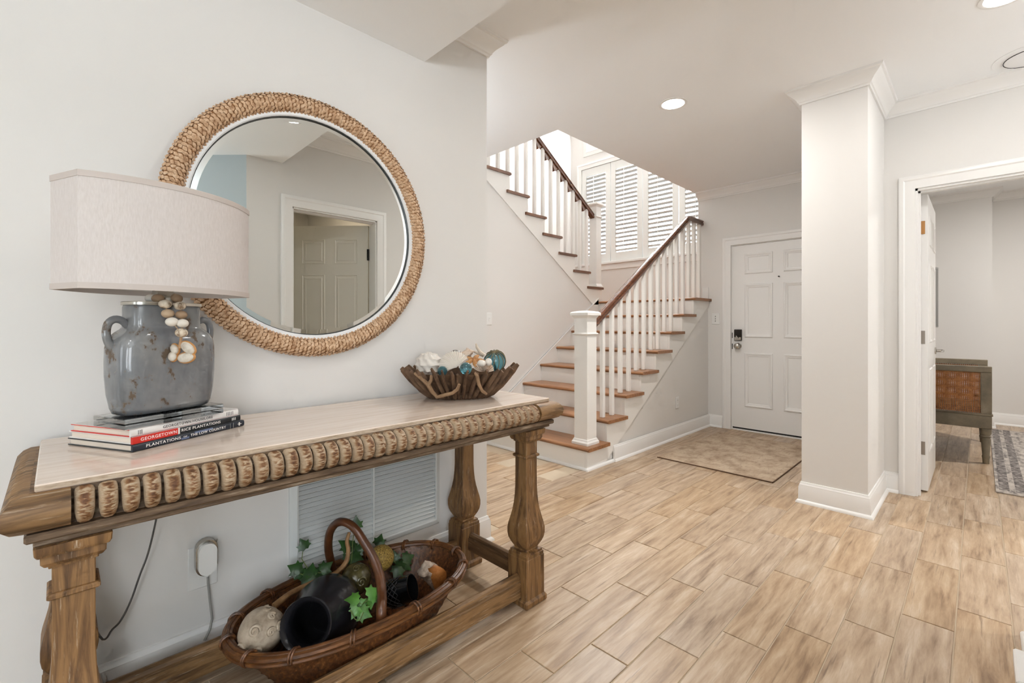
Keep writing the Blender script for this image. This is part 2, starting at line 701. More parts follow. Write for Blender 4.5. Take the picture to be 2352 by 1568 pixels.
a0, a1 = V((XR, .99, 0)), V((.80, .325, 0))
an = V((.7071, .7071, 0)) * .12
struct(MB().prism([(a0.x, a0.y), (a1.x, a1.y), (a1.x + an.x, a1.y + an.y), (a0.x + an.x, a0.y + an.y)], 0, 2.8, 'z'), 'wall_angled', m_wall_cool)
struct(MB().box(.80, 4.1, .325, .44, 0, 2.8), 'wall_living_side', m_wall_cool)
struct(MB().box(2.7, 2.82, .44, 2.65, 0, 2.8).box(2.7, 2.82, 3.95, 8.0, 0, 2.8).box(2.7, 2.82, 2.65, 3.95, 2.2, 2.8), 'wall_hall_end', m_wall)
gd = struct(MB().box(2.73, 2.77, 2.65, 2.75, 0, 2.2).box(2.73, 2.77, 3.85, 3.95, 0, 2.2).box(2.73, 2.77, 2.75, 3.85, 2.1, 2.2).box(2.73, 2.77, 2.75, 3.85, 0, .15), 'door_added', m_trim, 'added white glazed door at the right end of the hall')  # unseen door added to carry the hall fill light
MB().box(2.748, 2.752, 2.75, 3.85, .15, 2.1).make('glass', plain('door_glass', (1, 1, 1, 1), 0.0, trans=1.0, ior=1.02), gd)
we = MB().box(4.0, 4.12, -4.7, .44, 0, .45).box(4.0, 4.12, -4.7, .44, 2.25, 2.8)
for a, b in ((-4.7, -3.9), (-2.5, -2.0), (-.6, .44)):
    we.box(4.0, 4.12, a, b, .45, 2.25)
struct(we, 'wall_living_end', m_wall_cool)
rear = MB().box(-1.965, -.8, -4.72, -4.6, 0, 2.8).box(.6, 4.12, -4.72, -4.6, 0, 2.8).box(-.8, .6, -4.72, -4.6, 0, .45).box(-.8, .6, -4.72, -4.6, 2.25, 2.8)
struct(rear, 'wall_living_rear', m_wall_cool)
# stairwell
ww = MB().box(-4.9, -4.56, 6.1, 6.22, 0, 5.4).box(-2.35, -2.17, 6.1, 6.22, 0, 5.4).box(-4.56, -2.35, 6.1, 6.22, 0, 2.12).box(-4.56, -2.35, 6.1, 6.22, 3.66, 5.4)
struct(ww, 'wall_window', m_wall, 'white stairwell wall with the shuttered window')
struct(MB().box(-4.9, -4.78, 2.65, 6.1, 0, 5.4), 'wall_stairwell', m_wall)
sr = MB().box(-2.29, -2.17, YD + .12, 6.1, 0, 5.4).box(-2.29, -2.17, 2.77, YD + .12, 2.81, 5.4)
struct(sr, 'wall_stairwell_right', m_wall)
struct(MB().box(-4.78, -2.17, 2.62, 2.77, 2.81, 5.4), 'wall_stairwell_front', m_wall)
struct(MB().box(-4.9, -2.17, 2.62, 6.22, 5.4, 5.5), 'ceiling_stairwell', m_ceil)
# bedroom
struct(MB().box(-.69, .10, 7.42, 7.95, 0, 2.8).box(.10, 2.7, 7.72, 7.95, 0, 2.8), 'wall_bedroom_far', m_wall, 'pale bedroom wall with a shallow projection')
struct(MB().box(-.69, -.60, 4.22, 7.42, 0, 2.8), 'wall_bedroom_side', m_wall)
# ceilings
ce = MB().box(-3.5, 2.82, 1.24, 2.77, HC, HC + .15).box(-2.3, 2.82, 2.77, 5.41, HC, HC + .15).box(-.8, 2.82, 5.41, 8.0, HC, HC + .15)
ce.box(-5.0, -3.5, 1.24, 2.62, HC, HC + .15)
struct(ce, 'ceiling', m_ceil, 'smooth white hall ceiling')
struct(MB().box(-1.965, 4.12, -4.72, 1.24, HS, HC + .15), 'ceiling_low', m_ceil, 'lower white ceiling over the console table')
struct(MB().box(-5.0, -3.5, 1.0, 1.1, 0, 2.8).box(-5.0, -4.9, 1.1, 2.65, 0, 2.8), 'wall_side_hall_end', m_wall)

# crown moulding and baseboards
CR = [(0, -.088), (.010, -.088), (.013, -.078), (.020, -.074), (.022, -.066), (.034, -.050), (.052, -.034), (.064, -.024), (.068, -.016), (.078, -.012), (.082, 0), (0, 0)]
BB = [(0, 0), (.030, 0), (.029, .008), (.024, .016), (.016, .021), (.015, .104), (.012, .110), (.012, .116), (.008, .121), (.006, .132), (0, .134)]
Z = (0, 0, 1)


def crown(name, path, label=None):
    struct(MB().sweep([V((x, y, HC)) for x, y in path], CR, Z), name, m_trim, label, smooth=30)


def base(name, path, label=None):
    struct(MB().sweep([V((x, y, 0)) for x, y in path], BB, Z), name, m_trim, label, smooth=30)


crown('trim_1', [(WX - .12, 1.632), (WX, 1.632), (WX, 1.24)], 'crown moulding above the end of the mirror wall')
crown('trim_2', [(-.811, YD), (-2.29, YD)], 'crown moulding over the front door')
crown('trim_3', [(2.7, YB), (-.467, YB), (-.467, 3.44), (-.811, 3.44), (-.811, YD)], 'crown moulding around the square column')
crown('trim_4', [(2.7, 7.72), (.10, 7.72), (.10, 7.42), (-.60, 7.42), (-.60, 4.22)], 'bedroom crown moulding')
crown('trim_5', [(XR, 1.24), (XR, 2.52), (2.7, 2.52)], 'crown moulding opposite the mirror')
base('baseboard_left', [(WX - .12, 1.632), (WX, 1.632), (WX, -4.6)], 'white baseboard behind the console table')
base('baseboard_front_left', [(-2.013, YD), (-2.165, YD)], 'short white baseboard beside the front door')
base('baseboard_column', [(-.388, YB), (-.467, YB), (-.467, 3.44), (-.811, 3.44), (-.811, YD), (-.91, YD)], 'white baseboard wrapping the square column')
base('baseboard_bedroom', [(2.7, 7.72), (.10, 7.72), (.10, 7.42), (-.60, 7.42), (-.60, 4.22)], 'white bedroom baseboard')
base('baseboard_right', [(XR, 2.12), (XR, 2.52), (2.7, 2.52)], 'white baseboard at the right edge')
base('baseboard_stair', [(-2.165, YD), (-2.165, 3.33)], 'white baseboard along the stair side')

struct(MB().cbox(-2.238, -2.168, YD - .014, YD, 1.445, 1.575, .003), 'baseboard_landing', m_trim, 'short white baseboard on the landing wall')
struct(MB().cbox(.080, XR, 2.12, 2.335, 0, .045, .006), 'trim_12', m_trim, 'white plinth block at the bottom right corner')
# door casings
CS = [(0, 0), (0, .012), (.012, .015), (.052, .016), (.060, .021), (.078, .021), (.085, .017), (.085, 0)]
struct(MB().sweep([(-.303, YB, 0), (-.303, YB, 2.06), (.52, YB, 2.06), (.52, YB, 0)], CS, (0, -1, 0)), 'trim_6', m_trim, 'white casing of the bedroom doorway', smooth=30)
struct(MB().sweep([(-1.925, YD, 0), (-1.925, YD, 2.02), (-1.0, YD, 2.02), (-1.0, YD, 0)], CS, (0, -1, 0)), 'trim_7', m_trim, 'white casing of the front door', smooth=30)
struct(MB().sweep([(XR, 2.03, 0), (XR, 2.03, 2.07), (XR, 1.31, 2.07), (XR, 1.31, 0)], CS, (-1, 0, 0)), 'trim_8', m_trim, 'white casing of the door seen in the mirror', smooth=30)
# jamb linings
jb = MB().box(-.303, -.290, YB + .001, YB + .12, 0, 2.06).box(-.303, .52, YB + .001, YB + .12, 2.045, 2.06).box(.507, .52, YB + .001, YB + .12, 0, 2.06)
jb.box(-.290, -.278, YB + .03, YB + .062, 0, 2.045).box(-.290, .507, YB + .03, YB + .062, 2.033, 2.045)
struct(jb, 'trim_9', m_trim, 'white jamb of the bedroom doorway')
jm = MB().box(XR + .001, XR + .12, 1.31, 1.322, 0, 2.07).box(XR + .001, XR + .12, 2.018, 2.03, 0, 2.07).box(XR + .001, XR + .12, 1.31, 2.03, 2.058, 2.07)
jm.box(XR + .04, XR + .075, 1.322, 1.334, 0, 2.058).box(XR + .04, XR + .075, 1.322, 2.018, 2.046, 2.058)
struct(jm, 'trim_10', m_trim, 'white jamb of the door seen in the mirror')

# ------------------------------------------------------------------ doors
PM = [(0, 0), (0, .004), (.006, .013), (.014, .015), (.020, .011), (.026, .008), (.034, .007), (.040, .002), (.040, 0)]


def rect_path(x0, x1, z0, z1, y):
    return [(x0, y, z0), (x0, y, z1), (x1, y, z1), (x1, y, z0)]


fd = MB().box(-1.915, -1.01, YD + .022, YD + .067, .028, 2.010)
door1 = struct(fd, 'door_1', m_trim, 'white six panel front door with keypad lock')
for (x0, x1) in ((-1.790, -1.513), (-1.412, -1.135)):
    for (z0, z1) in ((.262, .845), (1.010, 1.585), (1.695, 1.912)):
        # outer edge path, profile grows inward (right of an upward path seen from the room)
        mb = MB().sweep([(x1, YD + .022, z0), (x1, YD + .022, z1), (x0, YD + .022, z1), (x0, YD + .022, z0)], PM, (0, -1, 0), close=True)
        mb.make('panel_moulding', m_trim, door1, smooth=30)
MB().cbox(-1.892, -1.815, YD - .004, YD + .022, .975, 1.096, .004).make('keypad_lock', m_darkmetal, door1, label='dark keypad deadbolt')
kp = [o for o in door1.children if o.name.startswith('keypad')][0]
MB().tube([(-1.862, YD - .02, 1.028), (-1.850, YD - .02, 1.000)], [.006, .008], 8).make('thumb_turn', m_chrome, kp)
MB().cbox(-1.888, -1.819, YD - .006, YD - .004, .979, 1.012, .0008).make('lock_plate', m_chrome, kp)
kM = rotm('X', 90)
MB().lathe([(.0, -.022), (.034, -.022), (.034, -.014), (.012, -.012), (.012, .016), (.026, .022), (.031, .034), (.028, .046), (.016, .054), (.0, .055)], (-1.853, YD, .916), 20, kM).make(
    'door_knob', m_chrome, door1, smooth=True, label='round chrome knob')
MB().lathe([(0, -.02), (.007, -.02), (.007, .002), (0, .002)], (-1.453, YD, 1.646), 12, kM).make('peephole', m_darkmetal, door1)
MB().box(-1.925, -1.0, YD + .005, YD + .10, 0, .012).make('threshold', m_trim, door1)
MB().box(-1.915, -1.01, YD + .024, YD + .066, .012, .028).make('door_sweep', m_black, door1)
for z in (.91, 1.03):
    MB().box(-1.921, -1.914, YD + .019, YD + .03, z - .03, z + .03).make('strike_plate', m_darkmetal, door1)
struct(MB().box(-1.925, -1.915, YD + .02, YD + .12, 0, 2.02).box(-1.01, -1.0, YD + .02, YD + .12, 0, 2.02).box(-1.915, -1.01, YD + .02, YD + .12, 2.012, 2.02).box(-2.0, -.9, YD + .10, YD + .11, 0, 2.1),
       'trim_11', m_trim, 'front door frame')

# bedroom door, swung open into the bedroom: edge towards us
bd = MB().cbox(-.286, -.247, 4.235, 4.985, .012, 2.040, .002)
door2 = struct(bd, 'door_2', m_trim, 'white bedroom door standing open, seen edge on')
for z, m in ((1.815, m_hinge_b), (1.062, m_hinge), (.302, m_hinge)):
    hg = MB().cbox(-.292, -.262, 4.2325, 4.2345, z - .045, z + .045, .0006)
    h_ = hg.make('hinge', m, door2)
    MB().tube([(-.290, 4.226, z - .045), (-.290, 4.226, z + .045)], .006, 8).make('hinge_pin', m, h_)
for (y0, y1) in ((4.33, 4.57), (4.66, 4.89)):
    for (z0, z1) in ((.26, .84), (1.02, 1.58), (1.70, 1.91)):
        MB().sweep([(-.247, y0, z0), (-.247, y0, z1), (-.247, y1, z1), (-.247, y1, z0)], [(0, 0), (-.006, .006), (-.014, .006), (-.022, .001), (-.022, 0)], (1, 0, 0), close=True).make('panel_moulding', m_trim, door2)
lv = MB().lathe([(0, 0), (.026, 0), (.026, .008), (.010, .012), (.010, .045), (0, .045)], (-.247, 4.92, .945), 16, rotm('Y', 90))
lv.tube([(-.205, 4.92, .945), (-.200, 4.90, .946), (-.199, 4.85, .945), (-.200, 4.80, .944)], [.009, .010, .009, .007], 8)
lv.make('lever_handle', m_chrome, door2, smooth=True, label='satin nickel lever handle')

# door opposite (seen only in the mirror): hinged at the far jamb, swung half open into the room behind
hx, hy = XR + .115, 2.012
u1 = V((.72, -.694, 0)).normalized()
n1 = V((-u1.y * -1, 0, 0))
nrm = V((-.694, -.72, 0)).normalized()
M3 = frame(u1, nrm, V((0, 0, 1)), (hx, hy, 0))
d3 = MB().box(0.006, .70, -.035, 0, .012, 2.045, M3)
m_door3 = plain('door_paint_cream', srgb(228, 224, 214), 0.45)
door3 = struct(d3, 'door_3', m_door3, 'cream six panel door half open, seen in the round mirror')
for (a, b) in ((.10, .31), (.40, .61)):
    for (z0, z1) in ((.24, .82), (.98, 1.60), (1.70, 1.92)):
        mb = MB()
        path = [M3 @ V((a, 0, z0)), M3 @ V((a, 0, z1)), M3 @ V((b, 0, z1)), M3 @ V((b, 0, z0))]
        mb.sweep(path, [(0, 0), (-.004, .004), (-.016, -.004), (-.030, .003), (-.036, .003), (-.036, -.004), (0, -.004)], nrm, close=True)
        mb.make('panel_moulding', m_door3, door3)
for z in (1.78, .3):
    MB().box(-.004, .012, -.03, .012, z - .05, z + .05, M3).make('hinge', m_black, door3, label='black hinge')

# ------------------------------------------------------------------ light fittings
m_lens = plain('lamp_lens', (1, 1, 1, 1), 0.5, emit=((1, .95, .88, 1), 9.0))
m_lens.cycles.emission_sampling = 'NONE'


def can(loc, power, label, size=.13, color=(1, .985, .96), group='recessed ceiling lights'):
    x, y, z = loc
    t = empty('recessed_light', (x, y, z), label, 'ceiling light', group)
    MB().lathe([(.074, 0), (.092, 0), (.092, -.004), (.080, -.007), (.074, -.005), (.074, 0)], (x, y, z), 28, cap=False).make('trim_ring', m_trim, t, smooth=True)
    MB().lathe([(0, -.001), (.075, -.001), (.075, -.004), (0, -.004)], (x, y, z), 28).make('lens', m_lens, t)
    ld = bpy.data.lights.new('recessed_light_beam', 'AREA')
    ld.shape = 'DISK'
    ld.size = size
    ld.energy = power
    ld.color = color
    o = bpy.data.objects.new('recessed_light_beam', ld)
    COL.objects.link(o)
    o.parent = t
    o.location = (0, 0, -.012)
    return t


can((-1.472, 3.0, HC), 22, 'round recessed ceiling light glowing in front of the stairs')
can((.084, 3.10, HC), 6, 'round recessed ceiling light at the top right edge of the picture')
can((-.75, 1.00, HS), 2.5, 'round recessed light in the low ceiling near the right of the console')
can((.15, -.55, HS), 3, 'round recessed light in the low ceiling above the camera')
can((.9, -1.2, HS), 7, 'round recessed light in the low ceiling behind the camera')
can((1.7, 3.2, HC), 16, 'round recessed light in the hall beyond the bedroom door')
can((1.3, 1.6, HC - .0), 9, 'round recessed light in the room behind the half open door', color=(1, .80, .55))
can((.9, 5.9, HC), 40, 'round recessed light in the bedroom ceiling')



def torchiere(x, y, power, label):  # out-of-view floor lamps added to brighten the ceilings
    t = empty('added_torchiere', (x, y, 0), label, 'added floor lamp', 'added torchiere lamps')
    MB().lathe([(0, 0), (.13, 0), (.13, .012), (.03, .022), (.012, .03), (0, .03)], (x, y, 0), 24).make('base', m_darkmetal, t, smooth=40)
    MB().tube([(x, y, .03), (x, y, 1.70)], .011, 10).make('pole', m_darkmetal, t, smooth=True)
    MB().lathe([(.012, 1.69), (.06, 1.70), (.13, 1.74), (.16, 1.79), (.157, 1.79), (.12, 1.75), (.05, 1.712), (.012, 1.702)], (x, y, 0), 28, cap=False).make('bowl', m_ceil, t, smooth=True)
    ld = bpy.data.lights.new('added_torchiere_light', 'AREA')
    ld.shape = 'DISK'
    ld.size = .24
    ld.energy = power
    ld.color = (.86, .935, 1.0)
    o = bpy.data.objects.new('added_torchiere_light', ld)
    COL.objects.link(o)
    o.parent = t
    o.location = (0, 0, 1.785)
    o.rotation_euler = (math.pi, 0, 0)


torchiere(1.5, -.9, 92, 'added unseen torchiere lamp behind the camera')
torchiere(-3.05, 1.22, 14, 'added unseen torchiere lamp in the side hall behind the mirror wall')
torchiere(2.2, 2.95, 30, 'added unseen torchiere lamp in the hall right of the picture')

sp = empty('ceiling_speaker', (.215, 3.90, HC), 'white round ceiling vent with a dark slot at the right edge', 'vent')
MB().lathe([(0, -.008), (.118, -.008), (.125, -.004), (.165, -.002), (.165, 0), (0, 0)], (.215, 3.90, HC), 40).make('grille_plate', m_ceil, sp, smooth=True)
MB().lathe([(.118, -.0095), (.121, -.0095), (.121, -.006), (.118, -.006), (.118, -.0095)], (.215, 3.90, HC), 40, cap=False).make('slot_ring', m_black, sp)

# ------------------------------------------------------------------ staircase
RI, RU = .18, .2745
X0, X1 = -3.39, -2.165          # lower flight between wall and open side
Y1 = 2.965                      # first riser
st = empty('staircase', (-2.8, 4.2, 0), 'white staircase with brown oak treads, square balusters and dark handrails', 'staircase')


def nosed(x0, x1, y0, y1, zt, t=.028):
    """tread with a rounded front (y0) edge"""
    prof = [(y1, zt), (y1, zt - t), (y0 + .012, zt - t), (y0 + .004, zt - t * .82), (y0, zt - t * .5), (y0 + .004, zt - t * .18), (y0 + .012, zt)]
    return MB().prism(prof, x0, x1, 'x')


tr0 = ri0 = None
for k in range(1, 8):
    yf = Y1 - .025 + RU * (k - 1)
    if tr0 is None:
        tr0 = nosed(X0, X1 + .03, yf, yf + .305, RI * k).make('tread', m_oak, st)
        ri0 = MB().box(X0, X1 - .021, yf + .025, yf + .037, RI * (k - 1), RI * k - .028).make('riser', m_trim_b, st)
        t_o, r_o = ORG[tr0.name].copy(), ORG[ri0.name].copy()
    else:
        inst(tr0, t_o + V((0, RU * (k - 1), RI * (k - 1))), st)
        inst(ri0, r_o + V((0, RU * (k - 1), RI * (k - 1))), st)
inst(ri0, r_o + V((0, RU * 7, RI * 7)), st)
yl = Y1 - .025 + RU * 7
nosed(X0, X1 + .03, yl, YD, RI * 8).make('tread', m_oak, st)
lm = MB().box(-4.78, X0, yl + .1, 6.1, RI * 8 - .028, RI * 8).box(X0, -2.29, YD, 6.1, RI * 8 - .028, RI * 8)
lm.make('landing', m_oak, st)
# open-side stringer of the lower flight (stepped top, raking bottom)
poly = [(2.965, .02)]
for k in range(1, 9):
    y = Y1 + RU * (k - 1)
    poly += [(y, RI * (k - 1) if k > 1 else .02), (y, RI * k - .028)]
poly += [(YD, RI * 8 - .028), (YD, 1.372), (3.226, .020)]
poly = poly[1:]
MB().prism(poly, X1 - .02, X1, 'x').make('stringer', m_trim_b, st)
# spandrel below the stringer
MB().prism([(Y1 + .01, 0), (YD, 0), (YD, 1.385), (3.20, .02), (Y1 + .01, .02)], X1 - .03, X1 - .010, 'x').make('spandrel_panel', m_wall, st)
# skirt board on the wall
q0, q1 = onx(1180, 890, -3.38), onx(1356, 694, -3.38)
sl = (q1.z - q0.z) / (q1.y - q0.y)
ya, yb_ = 2.80, 4.87
zt = lambda y: q0.z + RI / RU * (y - q0.y)
MB().prism([(ya, max(0, zt(ya) - .30)), (ya, zt(ya)), (yb_, zt(yb_)), (yb_, zt(yb_) - .42)], X0, X0 + .012, 'x').make('skirt_board', m_trim_b, st)
MB().sweep([V((X0, ya, zt(ya))), V((X0, yb_, zt(yb_)))], [(0, 0), (0, .020), (-.012, .020), (-.016, .014), (-.016, 0)], (1, 0, 0)).make('skirt_cap', m_trim, st)
# base shoe of the first step
MB().sweep([V((X1, 3.34, 0)), V((X1, Y1, 0)), V((X0, Y1, 0))], [(0, 0), (.018, 0), (.016, .012), (.007, .020), (0, .022)], (0, 0, 1)).make('shoe_moulding', m_trim, st, smooth=30)

# balusters and lower rail
BX = -2.258
rt = lambda y: 2.349 - RI / RU * (4.95 - y)      # top of the raking rail
b0 = None


def baluster(x, y, z0, z1):
    global b0
    if b0 is None:
        b0 = MB().cbox(-.0175, .0175, -.0175, .0175, -.5, .5, .003).make('baluster', m_trim_b, st, origin=(0, 0, 0))
        b0.location = V((x, y, (z0 + z1) / 2)) - ORG[st.name]
        b0.scale = (1, 1, z1 - z0)
    else:
        inst(b0, (x, y, (z0 + z1) / 2), st, scale=(1, 1, z1 - z0))


for k in range(2, 8):
    for j in (0, 1):
        y = 3.312 + RU * (k - 2) + .14 * j
        baluster(BX, y, RI * k, rt(y) - .05)
for y in (4.965, 5.10, 5.235):
    baluster(BX, y, RI * 8, 2.349 - .06)
RP = [(-.030, -.062), (.030, -.062), (.034, -.040), (.026, -.030), (.034, -.014), (.024, -.002), (0, .004), (-.024, -.002), (-.034, -.014), (-.026, -.030), (-.034, -.040)]


def rail(path, name='handrail'):
    mb = MB()
    rings = []
    for i, p in enumerate(path):
        rings.append([V(p) + V((a, 0, b)) for a, b in RP])
    mb.loft(rings)
    return mb.make(name, m_rail, st, smooth=35)


rail([(BX, 3.155, rt(3.155)), (BX, 4.90, rt(4.90)), (BX, 4.955, 2.347), (BX, YD, 2.349)])
# filler: brown shoe under the rail shows between balusters of the upper flight


def newel(cx, cy, z0, z1, w, name='newel_post'):
    h = w / 2
    n = MB().box(cx - h, cx + h, cy - h, cy + h, z0, z1 - .05).make(name, m_trim_b, st)
    path = lambda e, z: [V((cx - e, cy - e, z)), V((cx - e, cy + e, z)), V((cx + e, cy + e, z)), V((cx + e, cy - e, z))]
    MB().sweep(path(h, z0), [(0, 0), (.016, 0), (.016, .018), (.008, .030), (.006, .040), (0, .046)], Z, close=True).make('base_moulding', m_trim_b, n)
    MB().sweep(path(h, z1 - .20), [(0, 0), (.008, .004), (.013, .012), (.008, .020), (0, .022)], Z, close=True).make('collar', m_trim_b, n)
    mb = MB()
    for (e0, e1, a, b) in ((h, h + .012, z1 - .062, z1 - .045), (h + .012, h + .016, z1 - .045, z1 - .038), (h + .026, h + .026, z1 - .038, z1 - .018), (h + .026, h + .014, z1 - .018, z1 - .008), (h + .014, h - .03, z1 - .008, z1)):
        mb.loft([path(e0, a), path(e1, b)])
    mb.make('cap', m_trim_b, n)
    return n


newel(-2.268, 3.083, RI, 1.262, .128)

# upper flight, rising back towards the camera along the left side
XU = X0
ut0 = None
for j in range(1, 10):
    z = RI * 8 + RI * j
    y1 = 4.961 - RU * (j - 1)
    if ut0 is None:
        prof = [(y1 - .335, z), (y1 - .335, z - .028), (y1 - .012, z - .028), (y1 - .003, z - .022), (y1, z - .014), (y1 - .003, z - .006), (y1 - .012, z)]
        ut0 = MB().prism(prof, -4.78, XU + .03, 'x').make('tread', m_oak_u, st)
        ur0 = MB().box(-4.78, XU, y1 - .037, y1 - .025, z - RI, z - .028).make('riser', m_trim_b, st)
        uo, uro = ORG[ut0.name].copy(), ORG[ur0.name].copy()
    else:
        d = V((0, -RU * (j - 1), RI * (j - 1)))
        inst(ut0, uo + d, st)
        inst(ur0, uro + d, st)
poly = [(4.747, 1.400), (4.961, 1.400), (4.961, 1.412)]
for j in range(1, 10):
    z = RI * 8 + RI * j
    y = 4.961 - .025 - RU * (j - 1)
    poly += [(y, z - RI - (.028 if j > 1 else 0)), (y, z - .028)]
yend = 4.961 - .025 - RU * 9
poly += [(yend, RI * 17 - .028), (yend, 1.412 + RI / RU * (4.747 - yend))]
MB().prism(poly, XU - .06, XU + .012, 'x').make('stringer', m_trim_b, st)
UX = -3.452
urt = lambda y: 2.570 + RI / RU * (4.82 - y)
for j in range(1, 9):
    for i in (0, 1):
        y = 4.715 - RU * (j - 1) - .139 * i
        z0 = RI * 8 + RI * j
        baluster(UX, y, z0, urt(y) - .05)
rail([(UX, 4.84, urt(4.84)), (UX, 2.6, urt(2.6))])
# brown fillets between the baluster tops under the upper rail
fb = None
for j in range(0, 12):
    y = 4.715 - .139 * j - .0675
    q = MB()
    y0, y1 = y - .05, y + .05
    q.add([(UX - .017, y0, urt(y0) - .058), (UX + .017, y0, urt(y0) - .058), (UX - .017, y1, urt(y1) - .058), (UX + .017, y1, urt(y1) - .058),
           (UX - .017, y0, urt(y0) - .058 - .045), (UX + .017, y0, urt(y0) - .058 - .045), (UX - .017, y1 - .06, urt(y1) - .10), (UX + .017, y1 - .06, urt(y1) - .10)],
          [(0, 1, 3, 2), (4, 6, 7, 5), (0, 4, 5, 1), (2, 3, 7, 6), (0, 2, 6, 4), (1, 5, 7, 3)])
    q.make('rail_fillet', m_rail, st)
newel(-3.452, 4.905, RI * 9, 2.705, .105)

# ------------------------------------------------------------------ stairwell window with plantation shutters
win = empty('window_1', (-3.455, 6.1, 2.12), 'tall window with white plantation shutters above the landing', kind='structure')
MB().sweep([(-4.56, 6.1, 2.12), (-4.56, 6.1, 3.66), (-2.35, 6.1, 3.66), (-2.35, 6.1, 2.12)], CS, (0, -1, 0)).make('casing', m_trim, win, smooth=30)
MB().cbox(-4.66, -2.29, 6.045, 6.12, 2.085, 2.12, .004).make('sill', m_trim, win)
MB().cbox(-4.64, -2.30, 6.08, 6.1, 2.0, 2.085, .003).make('apron', m_trim, win)
MB().box(-4.56, -2.35, 6.18, 6.186, 2.12, 3.66).make('glass', plain('window_glass', (1, 1, 1, 1), 0.0, trans=1.0, ior=1.02), win)
m_shut = plain('shutter_paint', srgb(240, 240, 236), 0.4)
lo0 = None
x = -4.555
for k in range(4):
    x0, x1 = x + .5495 * k, x + .5495 * (k + 1) - .012
    sp_ = empty('shutter_panel', ((x0 + x1) / 2, 6.115, 2.125), parent=win)
    fr = MB().cbox(x0, x0 + .085, 6.10, 6.128, 2.125, 3.655, .002).cbox(x1 - .085, x1, 6.10, 6.128, 2.125, 3.655, .002)
    fr.box(x0 + .085, x1 - .085, 6.102, 6.126, 2.125, 2.255).box(x0 + .085, x1 - .085, 6.102, 6.126, 3.535, 3.655)
    fr.make('shutter_frame', m_shut, sp_)
    n = 20
    for i in range(n):
        z = 2.255 + (i + .5) * 1.28 / n
        if lo0 is None:
            w = x1 - x0 - .17
            pts = []
            lo0 = MB()
            prof = [(-.030, 0), (-.018, .0045), (0, .006), (.018, .0045), (.030, 0), (.018, -.0045), (0, -.006), (-.018, -.0045)]
            th = math.radians(-22)
            pr_ = [(a * math.cos(th) - b * math.sin(th), a * math.sin(th) + b * math.cos(th)) for a, b in prof]
            lo0.prism([(a, b) for a, b in pr_], -w / 2, w / 2, 'x')
            lo0 = lo0.make('louver', m_shut, sp_, smooth=60, origin=(0, 0, 0))
            lo0.location = V(((x0 + x1) / 2, 6.114, z)) - ORG[sp_.name]
        else:
            inst(lo0, ((x0 + x1) / 2, 6.114, z), sp_)
    MB().tube([((x0 + x1) / 2 - .03, 6.082, 2.29), ((x0 + x1) / 2 - .03, 6.082, 3.50)], .005, 6).make('tilt_rod', m_shut, sp_)
trans = empty('window_2', (-3.455, 6.1, 3.84), 'upper window with white casing above the shuttered window', kind='structure')
MB().sweep([(-2.40, 6.1, 3.86), (-2.40, 6.1, 5.0), (-4.52, 6.1, 5.0), (-4.52, 6.1, 3.86)], [(a, b) for a, b in CS], (0, -1, 0), close=True).make('casing', m_trim, trans, smooth=30)
MB().sweep([(-2.58, 6.1, 4.04), (-2.58, 6.1, 4.85), (-4.34, 6.1, 4.85), (-4.34, 6.1, 4.04)], PM, (0, -1, 0), close=True).make('inner_moulding', m_trim, trans, smooth=30)

# ------------------------------------------------------------------ switch plates, outlets, vent


def plate(name, label, cat, c, u, n, w=.072, h=.116, kind='switch'):
    """wall plate centred at c, u along the wall, n out of the wall"""
    M = frame(V(u), V(n), V((0, 0, 1)), c)
    e = empty(name, V(c) - V((0, 0, h / 2)), label, cat)
    MB().cbox(-w / 2, w / 2, 0, .006, -h / 2, h / 2, .0025, M).make('plate', m_plastic, e)
    if kind == 'switch':
        MB().cbox(-.010, .010, .006, .009, -.022, .022, .001, M).make('rocker', m_plastic, e)
        MB().box(-.004, .004, .009, .016, .0, .010, M).make('toggle', m_plastic, e)
    elif kind == 'triple':
        for i in (-1, 0, 1):
            MB().box(-.003, .003, .006, .013, i * .026 - .006, i * .026 + .006, M).make('toggle', m_slot, e)
    else:
        for s in (-1, 1):
            r = MB().cbox(-.016, .016, .006, .008, s * .024 - .014, s * .024 + .014, .001, M).make('socket', m_plastic, e)
            MB().box(-.008, -.005, .008, .0085, s * .024 - .004, s * .024 + .006, M).box(.005, .008, .008, .0085, s * .024 - .004, s * .024 + .006, M).make('slot', m_slot, r)
    return e


plate('light_switch', 'white light switch on the wall at the foot of the stairs', 'light switch', (X0 , 3.025, 1.205), (0, 1, 0), (1, 0, 0), .075, .12)
plate('light_switch', 'white light switch plate between the stairs and the front door', 'light switch', (-2.09, YD, 1.215), (1, 0, 0), (0, -1, 0), .085, .125, 'triple')
plate('wall_outlet', 'white wall outlet under the stairs', 'outlet', (X1 - .009, 4.515, .352), (0, 1, 0), (1, 0, 0), .07, .115, 'outlet')
ol = plate('wall_outlet', 'white wall outlet under the console with a charger in it', 'outlet', (WX, .352, .335), (0, 1, 0), (1, 0, 0), .085, .142, 'outlet')
ch = empty('plug_in_charger', (WX + .012, .357, .30), 'white rounded plug in charger with a chrome rim on the outlet', 'charger')
Mx = frame(V((0, 1, 0)), V((0, 0, 1)), V((1, 0, 0)), (0, 0, 0))


def stadium(cx, cz, w, h, n=10):
    r = w / 2
    pts = []
    for i in range(n + 1):
        a = math.pi * i / n
        pts.append((cx + r * math.cos(a), cz + h / 2 - r + r * math.sin(a)))
    for i in range(n + 1):
        a = math.pi + math.pi * i / n
        pts.append((cx + r * math.cos(a), cz - h / 2 + r + r * math.sin(a)))
    return pts


